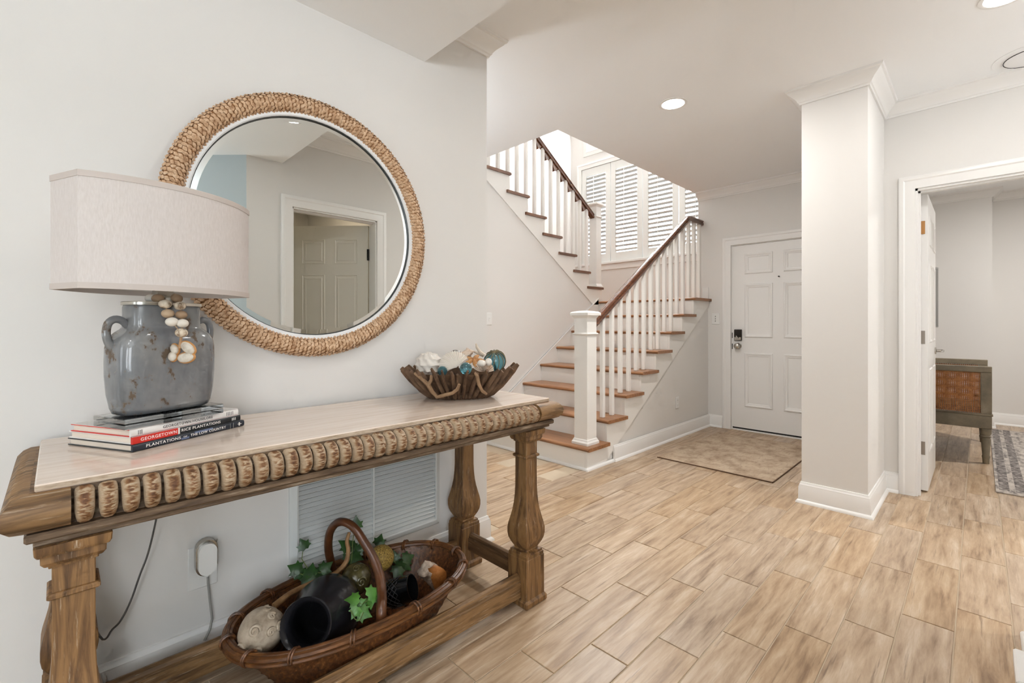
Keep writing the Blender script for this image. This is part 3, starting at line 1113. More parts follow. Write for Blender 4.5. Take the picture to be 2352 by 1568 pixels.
cc = (.357, .372)
MB().prism(stadium(*cc, .062, .118), WX + .009, WX + .035, 'x').make('charger_body', m_chrome, ch, smooth=True)
MB().prism(stadium(cc[0], cc[1], .052, .104), WX + .035, WX + .052, 'x').make('charger_cover', m_plastic, ch, smooth=30)
MB().tube([(WX + .022, .362, .312), (WX + .022, .363, .28), (WX + .024, .368, .22), (WX + .03, .373, .16), (WX + .03, .366, .125), (WX + .035, .35, .10)], .004, 6).make('cable', m_slot, ch, smooth=True)
MB().tube([(WX + .020, .360, .325), (WX + .022, .361, .305)], [.010, .007], 8).make('strain_relief', m_plastic, ch, smooth=True)

# lamp cord behind the table
cp = [onx(u, v, x_) for u, v, x_ in ((372, 1150, -1.80), (358, 1195, -1.80), (340, 1270, -1.81), (322, 1318, -1.815), (300, 1380, -1.82), (277, 1425, -1.82), (258, 1445, -1.82), (236, 1468, -1.80))]
cp = [V((cp[0].x, cp[0].y + .01, .70))] + cp[1:] + [V((-1.81, .06, .30)), V((-1.805, .045, .16)), V((-1.80, .10, .012))]
MB().tube(smooth_path(cp, 5), .0028, 6).make('lamp_cord', plain('cord_grey', srgb(92, 90, 88), .4), smooth=True, label='thin grey lamp cord hanging behind the console', cat='cord')

# return-air grille
vy0, vy1, vz0, vz1 = .628, 1.318, .192, .665
vt = empty('return_air_grille', (WX, (vy0 + vy1) / 2, vz0), 'white louvered return air grille low on the wall under the console', 'vent')
mb = MB().sweep([(WX, vy0, vz0), (WX, vy0, vz1), (WX, vy1, vz1), (WX, vy1, vz0)], [(0, 0), (0, .010), (-.004, .014), (-.024, .022), (-.030, .020), (-.030, 0)], (1, 0, 0), close=True)
mb.make('grille_frame', m_vent, vt)
MB().box(WX + .0005, WX + .002, vy0 + .02, vy1 - .02, vz0 + .02, vz1 - .02).make('backing', plain('vent_dark', srgb(70, 70, 68), .8), vt)
MB().box(WX + .001, WX + .021, .965, .972, vz0 + .028, vz1 - .028).make('mullion', m_vent, vt)
s0 = None
n = 23
for half in ((vy0 + .030, .965), (.972, vy1 - .030)):
    for i in range(n):
        z = vz0 + .036 + i * .01825
        yc = (half[0] + half[1]) / 2
        if s0 is None:
            L_ = half[1] - half[0]
            s0 = MB().prism([(.0060, .0052), (.0075, .0060), (.0200, -.0045), (.0190, -.0068)], -L_ / 2, L_ / 2, 'y').make('slat', m_vent, vt, origin=(0, 0, 0))
            s0.location = V((WX, yc, z)) - ORG[vt.name]
            L0 = L_
        else:
            inst(s0, (WX, yc, z), vt, scale=(1, (half[1] - half[0]) / L0, 1))
s0.scale = (1, 1, 1)

# ------------------------------------------------------------------ entry mat, bedroom things
em = empty('entry_mat', (-1.5, 4.3, 0), 'beige mottled door mat in front of the front door', 'mat')
MB().cbox(-1.955, -1.055, 3.70, 5.02, .0005, .007, .002).make('mat_pile', m_mat, em)
MB().box(-1.958, -1.052, 3.694, 3.702, .0003, .0075).box(-1.056, -1.050, 3.694, 5.022, .0003, .0075).make('mat_binding', m_matedge, em)
rg = empty('bedroom_rug', (1.0, 5.9, 0), 'grey and cream distressed rug on the bedroom floor', 'rug')
MB().cbox(.078, 1.9, 4.58, 7.30, .0005, .009, .002).make('rug_pile', m_rug, rg)
for xa in (.095, .175):
    MB().box(xa, xa + .05, 4.64, 7.28, .009, .0096).make('rug_band', m_rugband, rg)

m_bed = grained('sage_painted_wood', [(0.3, srgb(114, 104, 86)), (0.6, srgb(140, 128, 107)), (0.85, srgb(162, 150, 130))], (9, 9, 9), rough=.5, bump=.15, detail=6)
m_cane = grained('cane', [(0.3, srgb(132, 78, 34)), (0.6, srgb(176, 114, 58)), (0.85, srgb(206, 150, 90))], (40, 40, 40), rough=.45, bump=0)
db = empty('cane_daybed', (-.45, 5.8, 0), 'sage green daybed frame with woven cane end panels', 'daybed')


def cane_end(yc, xr, zt, lab):
    xl = xr - .95
    fr = empty('end_panel', ((xl + xr) / 2, yc, .28), parent=db)
    m = MB().cbox(xl, xr, yc - .02, yc + .02, zt - .05, zt, .004).cbox(xr - .065, xr, yc - .02, yc + .02, .412, zt - .05, .002).cbox(xl, xl + .065, yc - .02, yc + .02, .412, zt - .05, .002)
    m.cbox(xl - .006, xr + .006, yc - .028, yc + .028, .395, .412, .003)
    m.make('frame', m_bed, fr)
    MB().cbox(xl, xr, yc - .024, yc + .024, .29, .395, .003).make('rail', m_bed, fr)
    # woven cane: crossed strips
    w = MB()
    x0, x1, z0, z1 = xl + .06, xr - .06, .408, zt - .045
    p = .0135
    nx = int((x1 - x0) / p)
    nz = int((z1 - z0) / p)
    for i in range(nx + 1):
        xx = x0 + (x1 - x0) * i / nx
        w.box(xx - .0038, xx + .0038, yc - .0016, yc + .0004, z0, z1)
    for i in range(nz + 1):
        zz = z0 + (z1 - z0) * i / nz
        w.box(x0, x1, yc - .0006, yc + .0016, zz - .0038, zz + .0038)
    w.make('cane_weave', m_cane, fr, kind='stuff')
    for xx in (xr - .035, xl + .035):
        MB().lathe([(.0, .0), (.020, 0), (.022, .04), (.026, .06), (.022, .07), (.030, .20), (.026, .215), (.033, .225), (.026, .235), (.034, .25), (.034, .29)], (xx, yc, 0), 16).make('leg', m_bed, fr, smooth=True)


cane_end(5.475, .072, .803, 'near')
cane_end(6.45, .056, .806, 'far')
for xx in (.030, -.85):
    MB().cbox(xx - .015, xx + .015, 5.50, 6.42, .30, .38, .003).make('side_rail', m_bed, db)
MB().box(-.84, .02, 5.50, 6.42, .30, .34).make('base_board', plain('dark_deck', srgb(46, 38, 32), .8), db)

tv = empty('wall_television', (-.47, 6.6, 1.12), 'thin grey edged television on the bedroom wall behind the door', 'television')
Mt = frame(V((.18, .98, 0)).normalized(), V((.98, -.18, 0)).normalized(), V((0, 0, 1)), (-.52, 6.0, 1.45))
MB().cbox(0, .95, 0, .03, -.33, .33, .004, Mt).make('tv_body', plain('tv_grey', srgb(140, 138, 134), .4), tv)
MB().box(.02, .93, .03, .032, -.31, .31, Mt).make('screen', plain('tv_screen', srgb(96, 95, 92), .25), tv)
MB().box(-.60, -.50, 6.4, 6.5, 1.40, 1.50).make('wall_mount', m_black, tv)
dr = empty('dresser', (-.43, 4.95, 0), 'added dark dresser behind the open bedroom door', 'dresser')  # added dark piece, standing in for the darkness in the door gap
MB().cbox(-.598, -.36, 4.5, 5.4, .08, .80, .005).make('carcass', plain('dark_walnut', srgb(40, 30, 24), .5), dr)
for z in (.12, .35, .58):
    d_ = MB().cbox(-.36, -.348, 4.52, 5.38, z, z + .20, .003).make('drawer', plain('walnut_drawer', srgb(52, 40, 32), .45), dr)
    MB().tube([(-.345, 4.85, z + .1), (-.345, 5.05, z + .1)], .006, 6).make('pull', m_silver, d_)
for yy in (4.53, 5.37):
    MB().box(-.59, -.37, yy - .02, yy + .02, 0, .08).make('foot', m_black, dr)

# ------------------------------------------------------------------ console table
TX0, TX1 = -1.815, -1.255        # outer edges of the bolster
TY0, TY1 = -.078, 1.552
tb = empty('console_table', (-1.545, .74, 0), 'long carved limed pine console table with a travertine top', 'table')
sm_ = MB().cbox(-1.800, -1.297, -.031, 1.506, .8205, .8355, .0025).make('stone_top', m_stone, tb, label='polished beige travertine slab')
sm_.data.materials.append(m_stone_e)
for p in sm_.data.polygons:
    if abs(p.normal.z) < .5:
        p.material_index = 1
# frame under the stone
MB().box(TX0 + .03, TX1 - .045, TY0 + .04, TY1 - .04, .745, .8203).make('table_frame', m_wood_y, tb)
# moulded ends of the bolster: left and right half rounds
HR = [(0, .820), (.020, .8195), (.034, .813), (.045, .800), (.049, .784), (.045, .767), (.034, .754), (.018, .747), (0, .745)]
HRn = [(-a_, z_) for a_, z_ in HR]
xf = TX1 - .049
MB().sweep([V((TX0 + .02, TY0 + .049, 0)), V((xf, TY0 + .049, 0)), V((xf, .0205, 0))], HRn, Z).make('end_bolster', m_wood_y, tb, smooth=50)
MB().sweep([V((xf, 1.4105, 0)), V((xf, TY1 - .049, 0)), V((TX0 + .02, TY1 - .049, 0))], HRn, Z).make('end_bolster', m_wood_y, tb, smooth=50)
MB().box(TX1 - .060, TX1 - .043, .015, 1.416, .747, .8195).make('gadroon_core', m_fillet, tb)
g0 = None
for i in range(38):
    y = .041 + .03646 * i
    if g0 is None:
        mb = MB()
        rings = []
        nn = 11
        for j in range(nn + 1):
            a = -math.pi / 2 + math.pi * j / nn
            # spine of the lobe follows the half round
            cx_, cz_ = .024 * math.cos(a), .0285 * math.sin(a)
            nx_, nz_ = math.cos(a), math.sin(a)
            wv = .0158 * (1 - .25 * max(0, -math.sin(a)) ** 2)
            ring = []
            for kk in range(7):
                b = math.pi * kk / 6
                rr = .0215 * math.sin(b) ** .7 if 0 < kk < 6 else 0
                if 1 < kk < 5:
                    rr += .0016 * ((j + (kk == 3)) % 2)
                ring.append(V((cx_ + nx_ * rr, -math.cos(b) * wv, cz_ + nz_ * rr * .42)))
            rings.append(ring)
        mb.loft(rings)
        g0 = mb.make('gadroon', m_gad, tb, smooth=50, origin=(0, 0, 0))
        g0.location = V((TX1 - .044, y, .7818)) - ORG[tb.name]
    else:
        inst(g0, (TX1 - .044, y, .7818), tb)
# fillet below
MB().cbox(-1.795, -1.277, -.045, 1.515, .728, .7455, .004).make('fillet', m_fillet, tb)
MB().cbox(-1.785, -1.290, -.033, 1.500, .715, .729, .003).make('fillet', m_fillet, tb)

# legs: square balusters
LEG = [(0, .0600), (.004, .0625), (.020, .0625), (.027, .058), (.030, .0545), (.034, .0545), (.190, .0545), (.192, .052), (.196, .0525), (.204, .0525), (.206, .048), (.214, .048), (.217, .036),
       (.222, .0345), (.232, .040), (.246, .0475), (.262, .0535), (.282, .0565), (.302, .0565), (.322, .0535), (.346, .0480), (.374, .0420), (.404, .0375), (.440, .0345), (.480, .0330), (.598, .0325),
       (.599, .0375), (.602, .0405), (.608, .0405), (.611, .0375), (.612, .0330), (.662, .0330), (.663, .0375), (.669, .0385), (.670, .044), (.678, .049), (.692, .0495), (.693, .054), (.700, .0575), (.715, .0585)]


def sq(c, h, z):
    x, y = c
    r = min(.0022, h * .05)
    return [V((x + sx * (h - (r if k == 0 else 0)), y + sy * (h - (r if k == 1 else 0)), z)) for sx, sy, order in ((1, 1, (1, 0)), (-1, 1, (0, 1)), (-1, -1, (1, 0)), (1, -1, (0, 1))) for k in order]


lg0 = MB().loft([sq((0, 0), h, z) for z, h in LEG]).make('leg', m_wood_z, tb, smooth=28, origin=(0, 0, 0))
LX = (-1.3385, -1.752)
LY = (.026, 1.404)
first = True
for lx in LX:
    for ly in LY:
        if first:
            lg0.location = V((lx, ly, 0)) - ORG[tb.name]
            first = False
        else:
            inst(lg0, (lx, ly, 0), tb)
STP = [(-.022, .036), (.022, .036), (.022, .100), (.017, .104), (.017, .112), (.012, .122), (0, .126), (-.012, .122), (-.017, .112), (-.017, .104), (-.022, .100)]
MB().prism([(LX[0] + a, b) for a, b in STP], LY[0] + .05, LY[1] - .05, 'y').make('stretcher', m_wood_y, tb)
MB().prism([(LX[1] + a, b) for a, b in STP], LY[0] + .05, LY[1] - .05, 'y').make('stretcher', m_wood_y, tb)
for ly in LY:
    MB().prism([(ly + a * .9, .085 + (b - .036) * .85) for a, b in STP], LX[1] + .05, LX[0] - .05, 'x').make('stretcher', m_wood_x, tb)

# ------------------------------------------------------------------ mirror
mir = empty('round_mirror', (WX, .719, 1.035), 'large round mirror with a woven rope frame and white inner rim', 'mirror')
MC = V((WX, .719, 1.525))
m_rope = grained('seagrass', [(0.3, srgb(168, 126, 90)), (0.5, srgb(208, 170, 134)), (0.7, srgb(230, 200, 168))], (60, 60, 60), rough=.65, bump=.3, detail=4, rand=False)
m_rope_d = plain('seagrass_core', srgb(156, 110, 72), .9)
FRM = frame(V((0, 1, 0)), V((0, 0, 1)), V((1, 0, 0)), MC)
Rm, rm = .462, .034


def ringpt(a, r, h):
    return FRM @ V((r * math.cos(a), r * math.sin(a), h))


mb = MB()
rings = []
for i in range(96):
    a = 2 * math.pi * i / 96
    rings.append([ringpt(a, Rm + rm * math.cos(b) * .96, .027 + .026 * math.sin(b)) for b in [2 * math.pi * k / 12 for k in range(12)]])
mb.loft(rings, close=True)
mb.make('frame_core', m_rope_d, mir, smooth=True)
# braided strands over the front of the core
mb = MB()
NA, NB = 210, 8
for i in range(NA):
    for k in range(NB):
        b = math.pi * (-.08 + 1.16 * (k + .5 * (i % 2) + .25) / NB)
        a = 2 * math.pi * (i + random.uniform(-.12, .12)) / NA
        rad = Rm + rm * math.cos(b)
        hh = .027 + .027 * math.sin(b)
        c = ringpt(a, rad, hh)
        nrm_ = (ringpt(a, Rm + 2 * rm * math.cos(b), .027 + .054 * math.sin(b)) - c).normalized()
        tan = (ringpt(a + .01, rad, hh) - c).normalized()
        bit = nrm_.cross(tan)
        sk = .62 if (i % 2) else -.18
        ax = (bit + tan * sk + tan * random.uniform(-.1, .1)).normalized()
        sd = nrm_.cross(ax).normalized()
        ln, wd_, ht = .0108 * random.uniform(.9, 1.15), .0070 * random.uniform(.85, 1.1), .0040 * random.uniform(.8, 1.3)
        pts = [c - ax * ln, c - ax * ln * .3 + sd * wd_, c - ax * ln * .3 - sd * wd_, c + ax * ln * .4 + sd * wd_ * .8, c + ax * ln * .4 - sd * wd_ * .8, c + ax * ln, c - ax * ln * .25 + nrm_ * ht, c + ax * ln * .35 + nrm_ * ht]
        mb.add(pts, [(0, 1, 6), (0, 6, 2), (1, 3, 7, 6), (2, 6, 7, 4), (3, 5, 7), (4, 7, 5)])
mb.make('rope_wrap', m_rope, mir, smooth=70, kind='stuff')
mb = MB()
pf = [(.436, .006), (.436, .034), (.432, .038), (.420, .038), (.416, .034), (.416, .006)]
rings = [[ringpt(2 * math.pi * i / 96, r, h) for r, h in pf] for i in range(96)]
mb.loft(rings, close=True)
mb.make('white_rim', plain('rim_white', srgb(240, 240, 240), .35), mir, smooth=30)
m_glass = plain('mirror_silver', (.86, .89, .885, 1), 0.0, 1.0)
mb = MB()
n = 96
mb.loft([[ringpt(2 * math.pi * i / n, r, h) for i in range(n)] for r, h in ((.418, .010), (.418, .024), (.396, .0262), (0.001, .0262))], cap=False)
mb.make('mirror_glass', m_glass, mir)
mb = MB()
rings = [[ringpt(2 * math.pi * i / 96, r, h) for r, h in ((.4162, .024), (.4162, .030), (.4135, .030), (.4135, .024))] for i in range(96)]
mb.loft(rings, close=True)
mb.make('dark_gasket', plain('gasket', srgb(52, 54, 54), .4), mir)

# ------------------------------------------------------------------ books
BE = math.radians(117.5)
E_, D_ = V((math.cos(BE), math.sin(BE), 0)), V((math.cos(BE + math.pi / 2), math.sin(BE + math.pi / 2), 0))
m_page = grained('book_pages', [(0.3, srgb(214, 200, 184)), (0.7, srgb(232, 220, 206))], (6, 6, 700), rough=.8, bump=.2)
m_blackc = plain('black_cover', srgb(28, 32, 36), .3)
m_navy = plain('navy_cover', srgb(34, 40, 52), .3)
m_whitec = plain('white_jacket', srgb(236, 232, 228), .35)
m_redc = plain('red_cover', srgb(206, 44, 34), .35)
m_ink = plain('dark_print', srgb(70, 66, 66), .5)
m_inkw = plain('white_print', srgb(240, 236, 230), .5)


def lettering(parent, txt, M, u, w, size, mat, squeeze=1.0):
    cu = bpy.data.curves.new('spine_lettering', 'FONT')
    cu.body = txt
    cu.size = size
    cu.align_x = 'LEFT'
    cu.align_y = 'CENTER'
    cu.extrude = .0002
    cu.offset = size * .012
    cu.space_character = 1.12
    cu.materials.append(mat)
    o = bpy.data.objects.new('spine_lettering', cu)
    COL.objects.link(o)
    bpy.context.view_layer.update()
    wid = o.dimensions.x
    k = squeeze / wid
    # text x along the spine, text y up, facing out of the spine
    ex, ey, ez = M.to_3x3() @ V((1, 0, 0)), V((0, 0, 1)), M.to_3x3() @ V((0, -1, 0))
    T = frame(ex * k, ey, ez, M @ V((u, -.0012, w)))
    me = bpy.data.meshes.new_from_object(o.evaluated_get(bpy.context.evaluated_depsgraph_get()))
    bpy.data.objects.remove(o)
    q = MB().add([T @ x_.co for x_ in me.vertices], [tuple(p.vertices) for p in me.polygons])
    return q.make('spine_lettering', mat, parent)


def book(name, label, A, L, D, z, t, cover, cover2, titles):
    """A front-left spine corner; spine along E_, pages towards D_"""
    M = frame(E_, D_, V((0, 0, 1)), (A.x, A.y, z))
    b = empty(name, M @ V((L / 2, D / 2, 0)), label, 'book', 'books stacked under the lamp')
    MB().box(.004, L - .004, .006, D - .006, .0025, t - .0025, M).make('pages', m_page, b)
    MB().cbox(0, L, .002, D, 0, .0025, .0006, M).make('cover_board', cover2, b)
    MB().cbox(0, L, .002, D, t - .0025, t, .0006, M).make('cover_board', cover2, b)
    # rounded spine
    prof = [(.004, 0), (.001, .001), (-.0005, t * .25), (-.001, t * .5), (-.0005, t * .75), (.001, t - .001), (.004, t), (.006, t), (.006, 0)]
    rings = [[M @ V((u, a, c)) for a, c in prof] for u in (0, L)]
    MB().loft(rings).make('spine', cover, b)
    for (txt, u, w, size, mat, wid) in titles:
        lettering(b, txt, M, u, w, size, mat, wid)
    return b, M


bA = onz(304.6, 1039, .836)
b1, M1 = book('book', 'bottom book of the stack, dark navy with white plantation title', bA, .318, .243, .836, .0178, m_navy, m_blackc,
              [('PLANTATIONS', .030, .0086, .0105, m_inkw, .088), ('OF', .126, .0090, .0055, m_inkw, .010), ('THE LOW COUNTRY', .146, .0088, .0100, m_inkw, .108)])
for u in (.268, .279):
    MB().box(u, u + .0012, -.0016, -.0008, .001, .0168, M1).make('spine_rule', m_slot, b1)
MB().box(.298, .302, -.0016, -.0008, .004, .014, M1).box(.294, .308, -.0016, -.0008, .0085, .0098, M1).make('publisher_mark', m_inkw, b1)
MB().box(.120, .142, -.0014, -.0009, .002, .0075, M1).box(.158, .212, -.0013, -.0009, .011, .0165, M1).make('spine_picture', plain('blue_grey_print', srgb(104, 116, 146), .5), b1)
b2, M2_ = book('book', 'middle book of the stack, red and black spine about Georgetown rice', bA + E_ * .002 + D_ * .004, .306, .238, .8541, .0178, m_blackc, m_whitec,
               [('GEORGETOWN', .018, .0086, .0110, m_inkw, .090), ('RICE PLANTATIONS', .121, .0088, .0105, m_inkw, .116)])
MB().box(-.0004, .112, -.0013, .005, .0004, .0174, M2_).make('red_band', m_redc, b2)
MB().box(.112, .117, -.0014, .005, .0006, .0172, M2_).make('cream_band', m_whitec, b2)
for u in (.276, .281, .286):
    MB().box(u, u + .002, -.0016, -.0008, .005, .013, M2_).make('publisher_mark', m_inkw, b2)
b3, M3_ = book('book', 'top book of the stack in a white jacket with red page edges', bA + E_ * .000 + D_ * .006, .302, .225, .8722, .0188, m_whitec, m_redc,
               [('GEORGETOWN HOUSELORE', .076, .0094, .0095, m_ink, .140)])
for u in (.016, .020, .024, .262, .267, .272, .277, .282):
    MB().box(u, u + .0009, -.0016, -.0008, .004, .0145, M3_).make('spine_rule', m_ink, b3)
MB().cbox(0, .302, .0, .225, .0186, .0192, .0001, M3_).make('jacket', m_whitec, b3)

# ------------------------------------------------------------------ lamp
LL = V((-.38, .925, 0)).normalized()
LS = V((.925, .38, 0)).normalized()      # towards the room
LC = V((-1.573, .208, 0))
lp = empty('table_lamp', (LC.x, LC.y, .8916), 'grey distressed ceramic jar lamp with a wide cream linen shade', 'lamp')
LM = frame(LL, LS, V((0, 0, 1)), LC)
m_acr = plain('clear_acrylic', (.97, .99, .985, 1), .10, trans=1.0, ior=1.22)
for (z0, z1, nm) in ((.8917, .9035, 'lower'), (.9060, .9175, 'upper')):
    MB().cbox(-.125, .125, -.068, .068, z0, z1, .0015, LM).make('acrylic_base', m_acr, lp)
MB().lathe([(0, .8918), (.022, .8918), (.022, .916), (0, .916)], (LC.x + LS.x * .035, LC.y + LS.y * .035, 0), 20).make('clear_puck', m_acr, lp, smooth=30)
m_jar = grained('distressed_grey_glaze', [(0.3, srgb(98, 100, 103)), (0.5, srgb(120, 121, 123)), (0.7, srgb(136, 135, 133))], (9, 9, 5), rough=.12, bump=.08, detail=4, rand=False,
                second=(srgb(92, 76, 60), (24, 24, 16), .56, .62), rough2=.75, coat=.3)


def superell(a, b, z, n=48, e=3.8):
    out = []
    for i in range(n):
        t = 2 * math.pi * i / n
        c, s = math.cos(t), math.sin(t)
        out.append(LM @ V((a * math.copysign(abs(c) ** (2 / e), c), b * math.copysign(abs(s) ** (2 / e), s), z)))
    return out


JP = [(.918, .098, .044), (.922, .108, .052), (.935, .113, .057), (.97, .119, .061), (1.02, .1225, .063), (1.06, .1230, .063), (1.09, .1215, .0625), (1.108, .1180, .061), (1.121, .1110, .057), (1.131, .1010, .052), (1.138, .0915, .048), (1.143, .0875, .046),
      (1.150, .0865, .0455), (1.195, .0865, .0455), (1.200, .085, .044)]
MB().loft([superell(a, b, z) for z, a, b in JP]).make('jar_body', m_jar, lp, smooth=60)
MB().loft([superell(a, b, z, e=4) for z, a, b in ((1.2002, .087, .047), (1.201, .0885, .0485), (1.208, .0885, .0485), (1.2095, .087, .047))]).make('metal_cap', m_silver, lp, smooth=40)
for s in (-1, 1):
    p = [V((s * .084, 0, 1.146)), V((s * .097, 0, 1.160)), V((s * .113, 0, 1.163)), V((s * .126, 0, 1.152)), V((s * .130, 0, 1.130)), V((s * .127, 0, 1.110)), V((s * .120, 0, 1.097)), V((s * .113, 0, 1.092))]
    MB().tube(*smooth_path([LM @ q for q in p], 3, [.009, .0095, .0095, .0095, .0095, .010, .011, .010]), 10, flat=.75).make('handle', m_jar, lp, smooth=True)
MB().box(-.020, .020, -.012, .012, 1.2095, 1.30, LM).make('neck', m_silver, lp)
MB().lathe([(0, 1.2095), (.020, 1.2095), (.018, 1.222), (.010, 1.228), (0, 1.228)], (LC.x + LS.x * .024, LC.y + LS.y * .024, 0), 14).make('switch', m_silver, lp, smooth=True)
m_linen = grained('cream_linen', [(0.3, srgb(208, 199, 194)), (0.7, srgb(218, 210, 206))], (300, 300, 60), rough=.85, bump=.15, dist=.0006, detail=3, rand=False)
m_lining = plain('shade_lining', srgb(236, 232, 226), .5)
m_piping = plain('shade_band', srgb(202, 191, 184), .85)


def shade_ring(off, z, n=16):
    """bowed rectangle: two straight ends, front and back curved"""
    hl, hd, sag = .212 + off, .058, .082
    R = (hl * hl + sag * sag) / (2 * sag)
    out = []
    am = math.asin(hl / R)
    for i in range(n + 1):
        a = -am + 2 * am * i / n
        out.append(LM @ V((R * math.sin(a), hd + sag - R + R * math.cos(a) + off, z)))
    for i in range(n + 1):
        a = am - 2 * am * i / n
        out.append(LM @ V((R * math.sin(a), -(hd + sag - R + R * math.cos(a)) - off, z)))
    return out


Z0, Z1 = 1.233, 1.503
mb = MB().loft([shade_ring(0, Z0 + .004), shade_ring(0, Z1 - .004)], cap=False)
mb.make('shade', m_linen, lp, smooth=30)
mb = MB().loft([shade_ring(-.003, Z0 + .004), shade_ring(-.003, Z1 - .004)], cap=False)
mb.make('shade_lining', m_lining, lp, smooth=30)
for (za, zb) in ((Z0, Z0 + .014), (Z1 - .014, Z1)):
    MB().loft([shade_ring(.0015, za), shade_ring(.0015, zb), shade_ring(-.0035, zb), shade_ring(-.0035, za)], close=True).make('shade_band', m_piping, lp, smooth=30)
hp = MB()
for s in (-1, 1):
    hp.tube([LM @ V((0, 0, 1.30)), LM @ V((s * .05, 0, 1.32)), LM @ V((s * .055, 0, 1.42)), LM @ V((0, 0, 1.49))], .0022, 6)
hp.tube([LM @ V((-.21, 0, 1.488)), LM @ V((.21, 0, 1.488))], .0022, 6)
hp.make('harp', m_silver, lp)
MB().sphere(LM @ V((0, 0, 1.36)), (.028, .028, .036), 14, 10).make('bulb', plain('bulb_glass', srgb(240, 238, 232), .3), lp, smooth=True)

# bead garland
bg_ = empty('bead_garland', at(415, 835, 1.226), 'garland of natural wooden beads with an oyster shell tassel hung on the lamp', 'garland')
m_bn = plain('bead_natural', srgb(186, 160, 132), .6, bump=.2, bscale=90)
m_bt = plain('bead_tan', srgb(158, 130, 102), .65, bump=.2, bscale=90)
m_bw = plain('bead_white', srgb(226, 218, 206), .6, bump=.15, bscale=90)
m_bd = grained('bead_decoupage', [(0.35, srgb(120, 92, 66)), (0.5, srgb(206, 190, 168)), (0.7, srgb(226, 214, 196))], (90, 90, 40), rough=.55, bump=.3)
k = .1403
BD = [((340, 325), m_bw, 1.250, 1), ((450, 325), m_bt, 1.228, 1), ((565, 415), m_bd, 1.214, 1), ((610, 570), m_bn, 1.214, 1), ((675, 705), m_bw, 1.211, 1), ((750, 325), m_bt, 1.258, 1), ((810, 445), m_bd, 1.236, .95),
      ((830, 590), m_bt, 1.234, .95), ((850, 730), m_bw, 1.226, .95), ((830, 885), m_bd, 1.218, 1), ((395, 300), m_bt, 1.285, .9), ((690, 300), m_bn, 1.285, .9)]
pts_l, pts_r = [], []
for i, ((zx, zy), mt, d, sc) in enumerate(BD):
    p = at(300 + zx * k, 640 + zy * k, d)
    MB().sphere(p, (.0148 * sc, .0148 * sc, .0120 * sc), 14, 10).make('bead', mt, bg_, smooth=True)
for seq in ((0, 10, 1, 2, 3, 4, 9), (11, 5, 6, 7, 8, 9)):
    MB().tube([at(300 + BD[i][0][0] * k, 640 + BD[i][0][1] * k, BD[i][2]) for i in seq], .0016, 5).make('cord', m_bt, bg_)
MB().tube([at(417, 765, 1.228), at(415, 782, 1.228), at(414, 800, 1.226)], [.003, .0035, .006], 6).make('tassel_tie', plain('jute', srgb(176, 140, 104), .8), bg_)
m_oys = grained('oyster_shell', [(0.3, srgb(176, 160, 140)), (0.5, srgb(206, 196, 182)), (0.75, srgb(218, 210, 198))], (60, 60, 60), rough=.35, bump=.4)
m_oye = plain('oyster_edge', srgb(186, 132, 76), .5)
for (zx, zy, rx, rz, tilt) in ((950, 1130, 140, 88, 38), (915, 1290, 145, 88, -8), (700, 1270, 75, 88, 15), (735, 1150, 70, 92, -25)):
    c = at(300 + zx * k, 640 + zy * k, 1.226)
    fw = V((-YS, YC, 0))
    rt_ = V((YC, YS, 0))
    Rr = frame(rt_, fw, V((0, 0, 1))) @ rotm('Y', tilt)
    s_ = 1.226 / F * k * 1.0
    e_ = MB().sphere(c, (rx * s_ * 1.08, .006, rz * s_ * 1.10), 16, 8, Rr).make('shell_edge', m_oye, bg_, smooth=True)
    MB().sphere(c - fw * .004, (rx * s_ * .92, .006, rz * s_ * .90), 16, 8, Rr).make('oyster_shell', m_oys, bg_, smooth=True)

# ------------------------------------------------------------------ driftwood bowl on the table
TT = .8357
BC = V((-1.585, 1.245, TT))
ba = math.radians(52)
BX_, BY_ = V((math.cos(ba), math.sin(ba), 0)), V((-math.sin(ba), math.cos(ba), 0))
bowl = empty('driftwood_bowl', BC, 'oval bowl made of brown driftwood pieces on the right of the console', 'bowl')
m_drift = grained('driftwood', [(0.3, srgb(62, 44, 31)), (0.5, srgb(100, 74, 53)), (0.75, srgb(132, 102, 76))], (22, 22, 22), rough=.8, bump=.5, detail=7, distort=.6)
m_drift_l = grained('pale_driftwood', [(0.3, srgb(120, 92, 66)), (0.7, srgb(164, 132, 100))], (22, 22, 22), rough=.8, bump=.4, detail=6)


def bowlpt(a, t, off=0.0):
    """a angle, t 0 base .. 1 rim"""
    rx = .118 + .124 * t + off
    ry = .070 + .100 * t + off
    return BC + BX_ * rx * math.cos(a) + BY_ * ry * math.sin(a) + V((0, 0, .008 + .118 * max(0, t) ** 1.15))


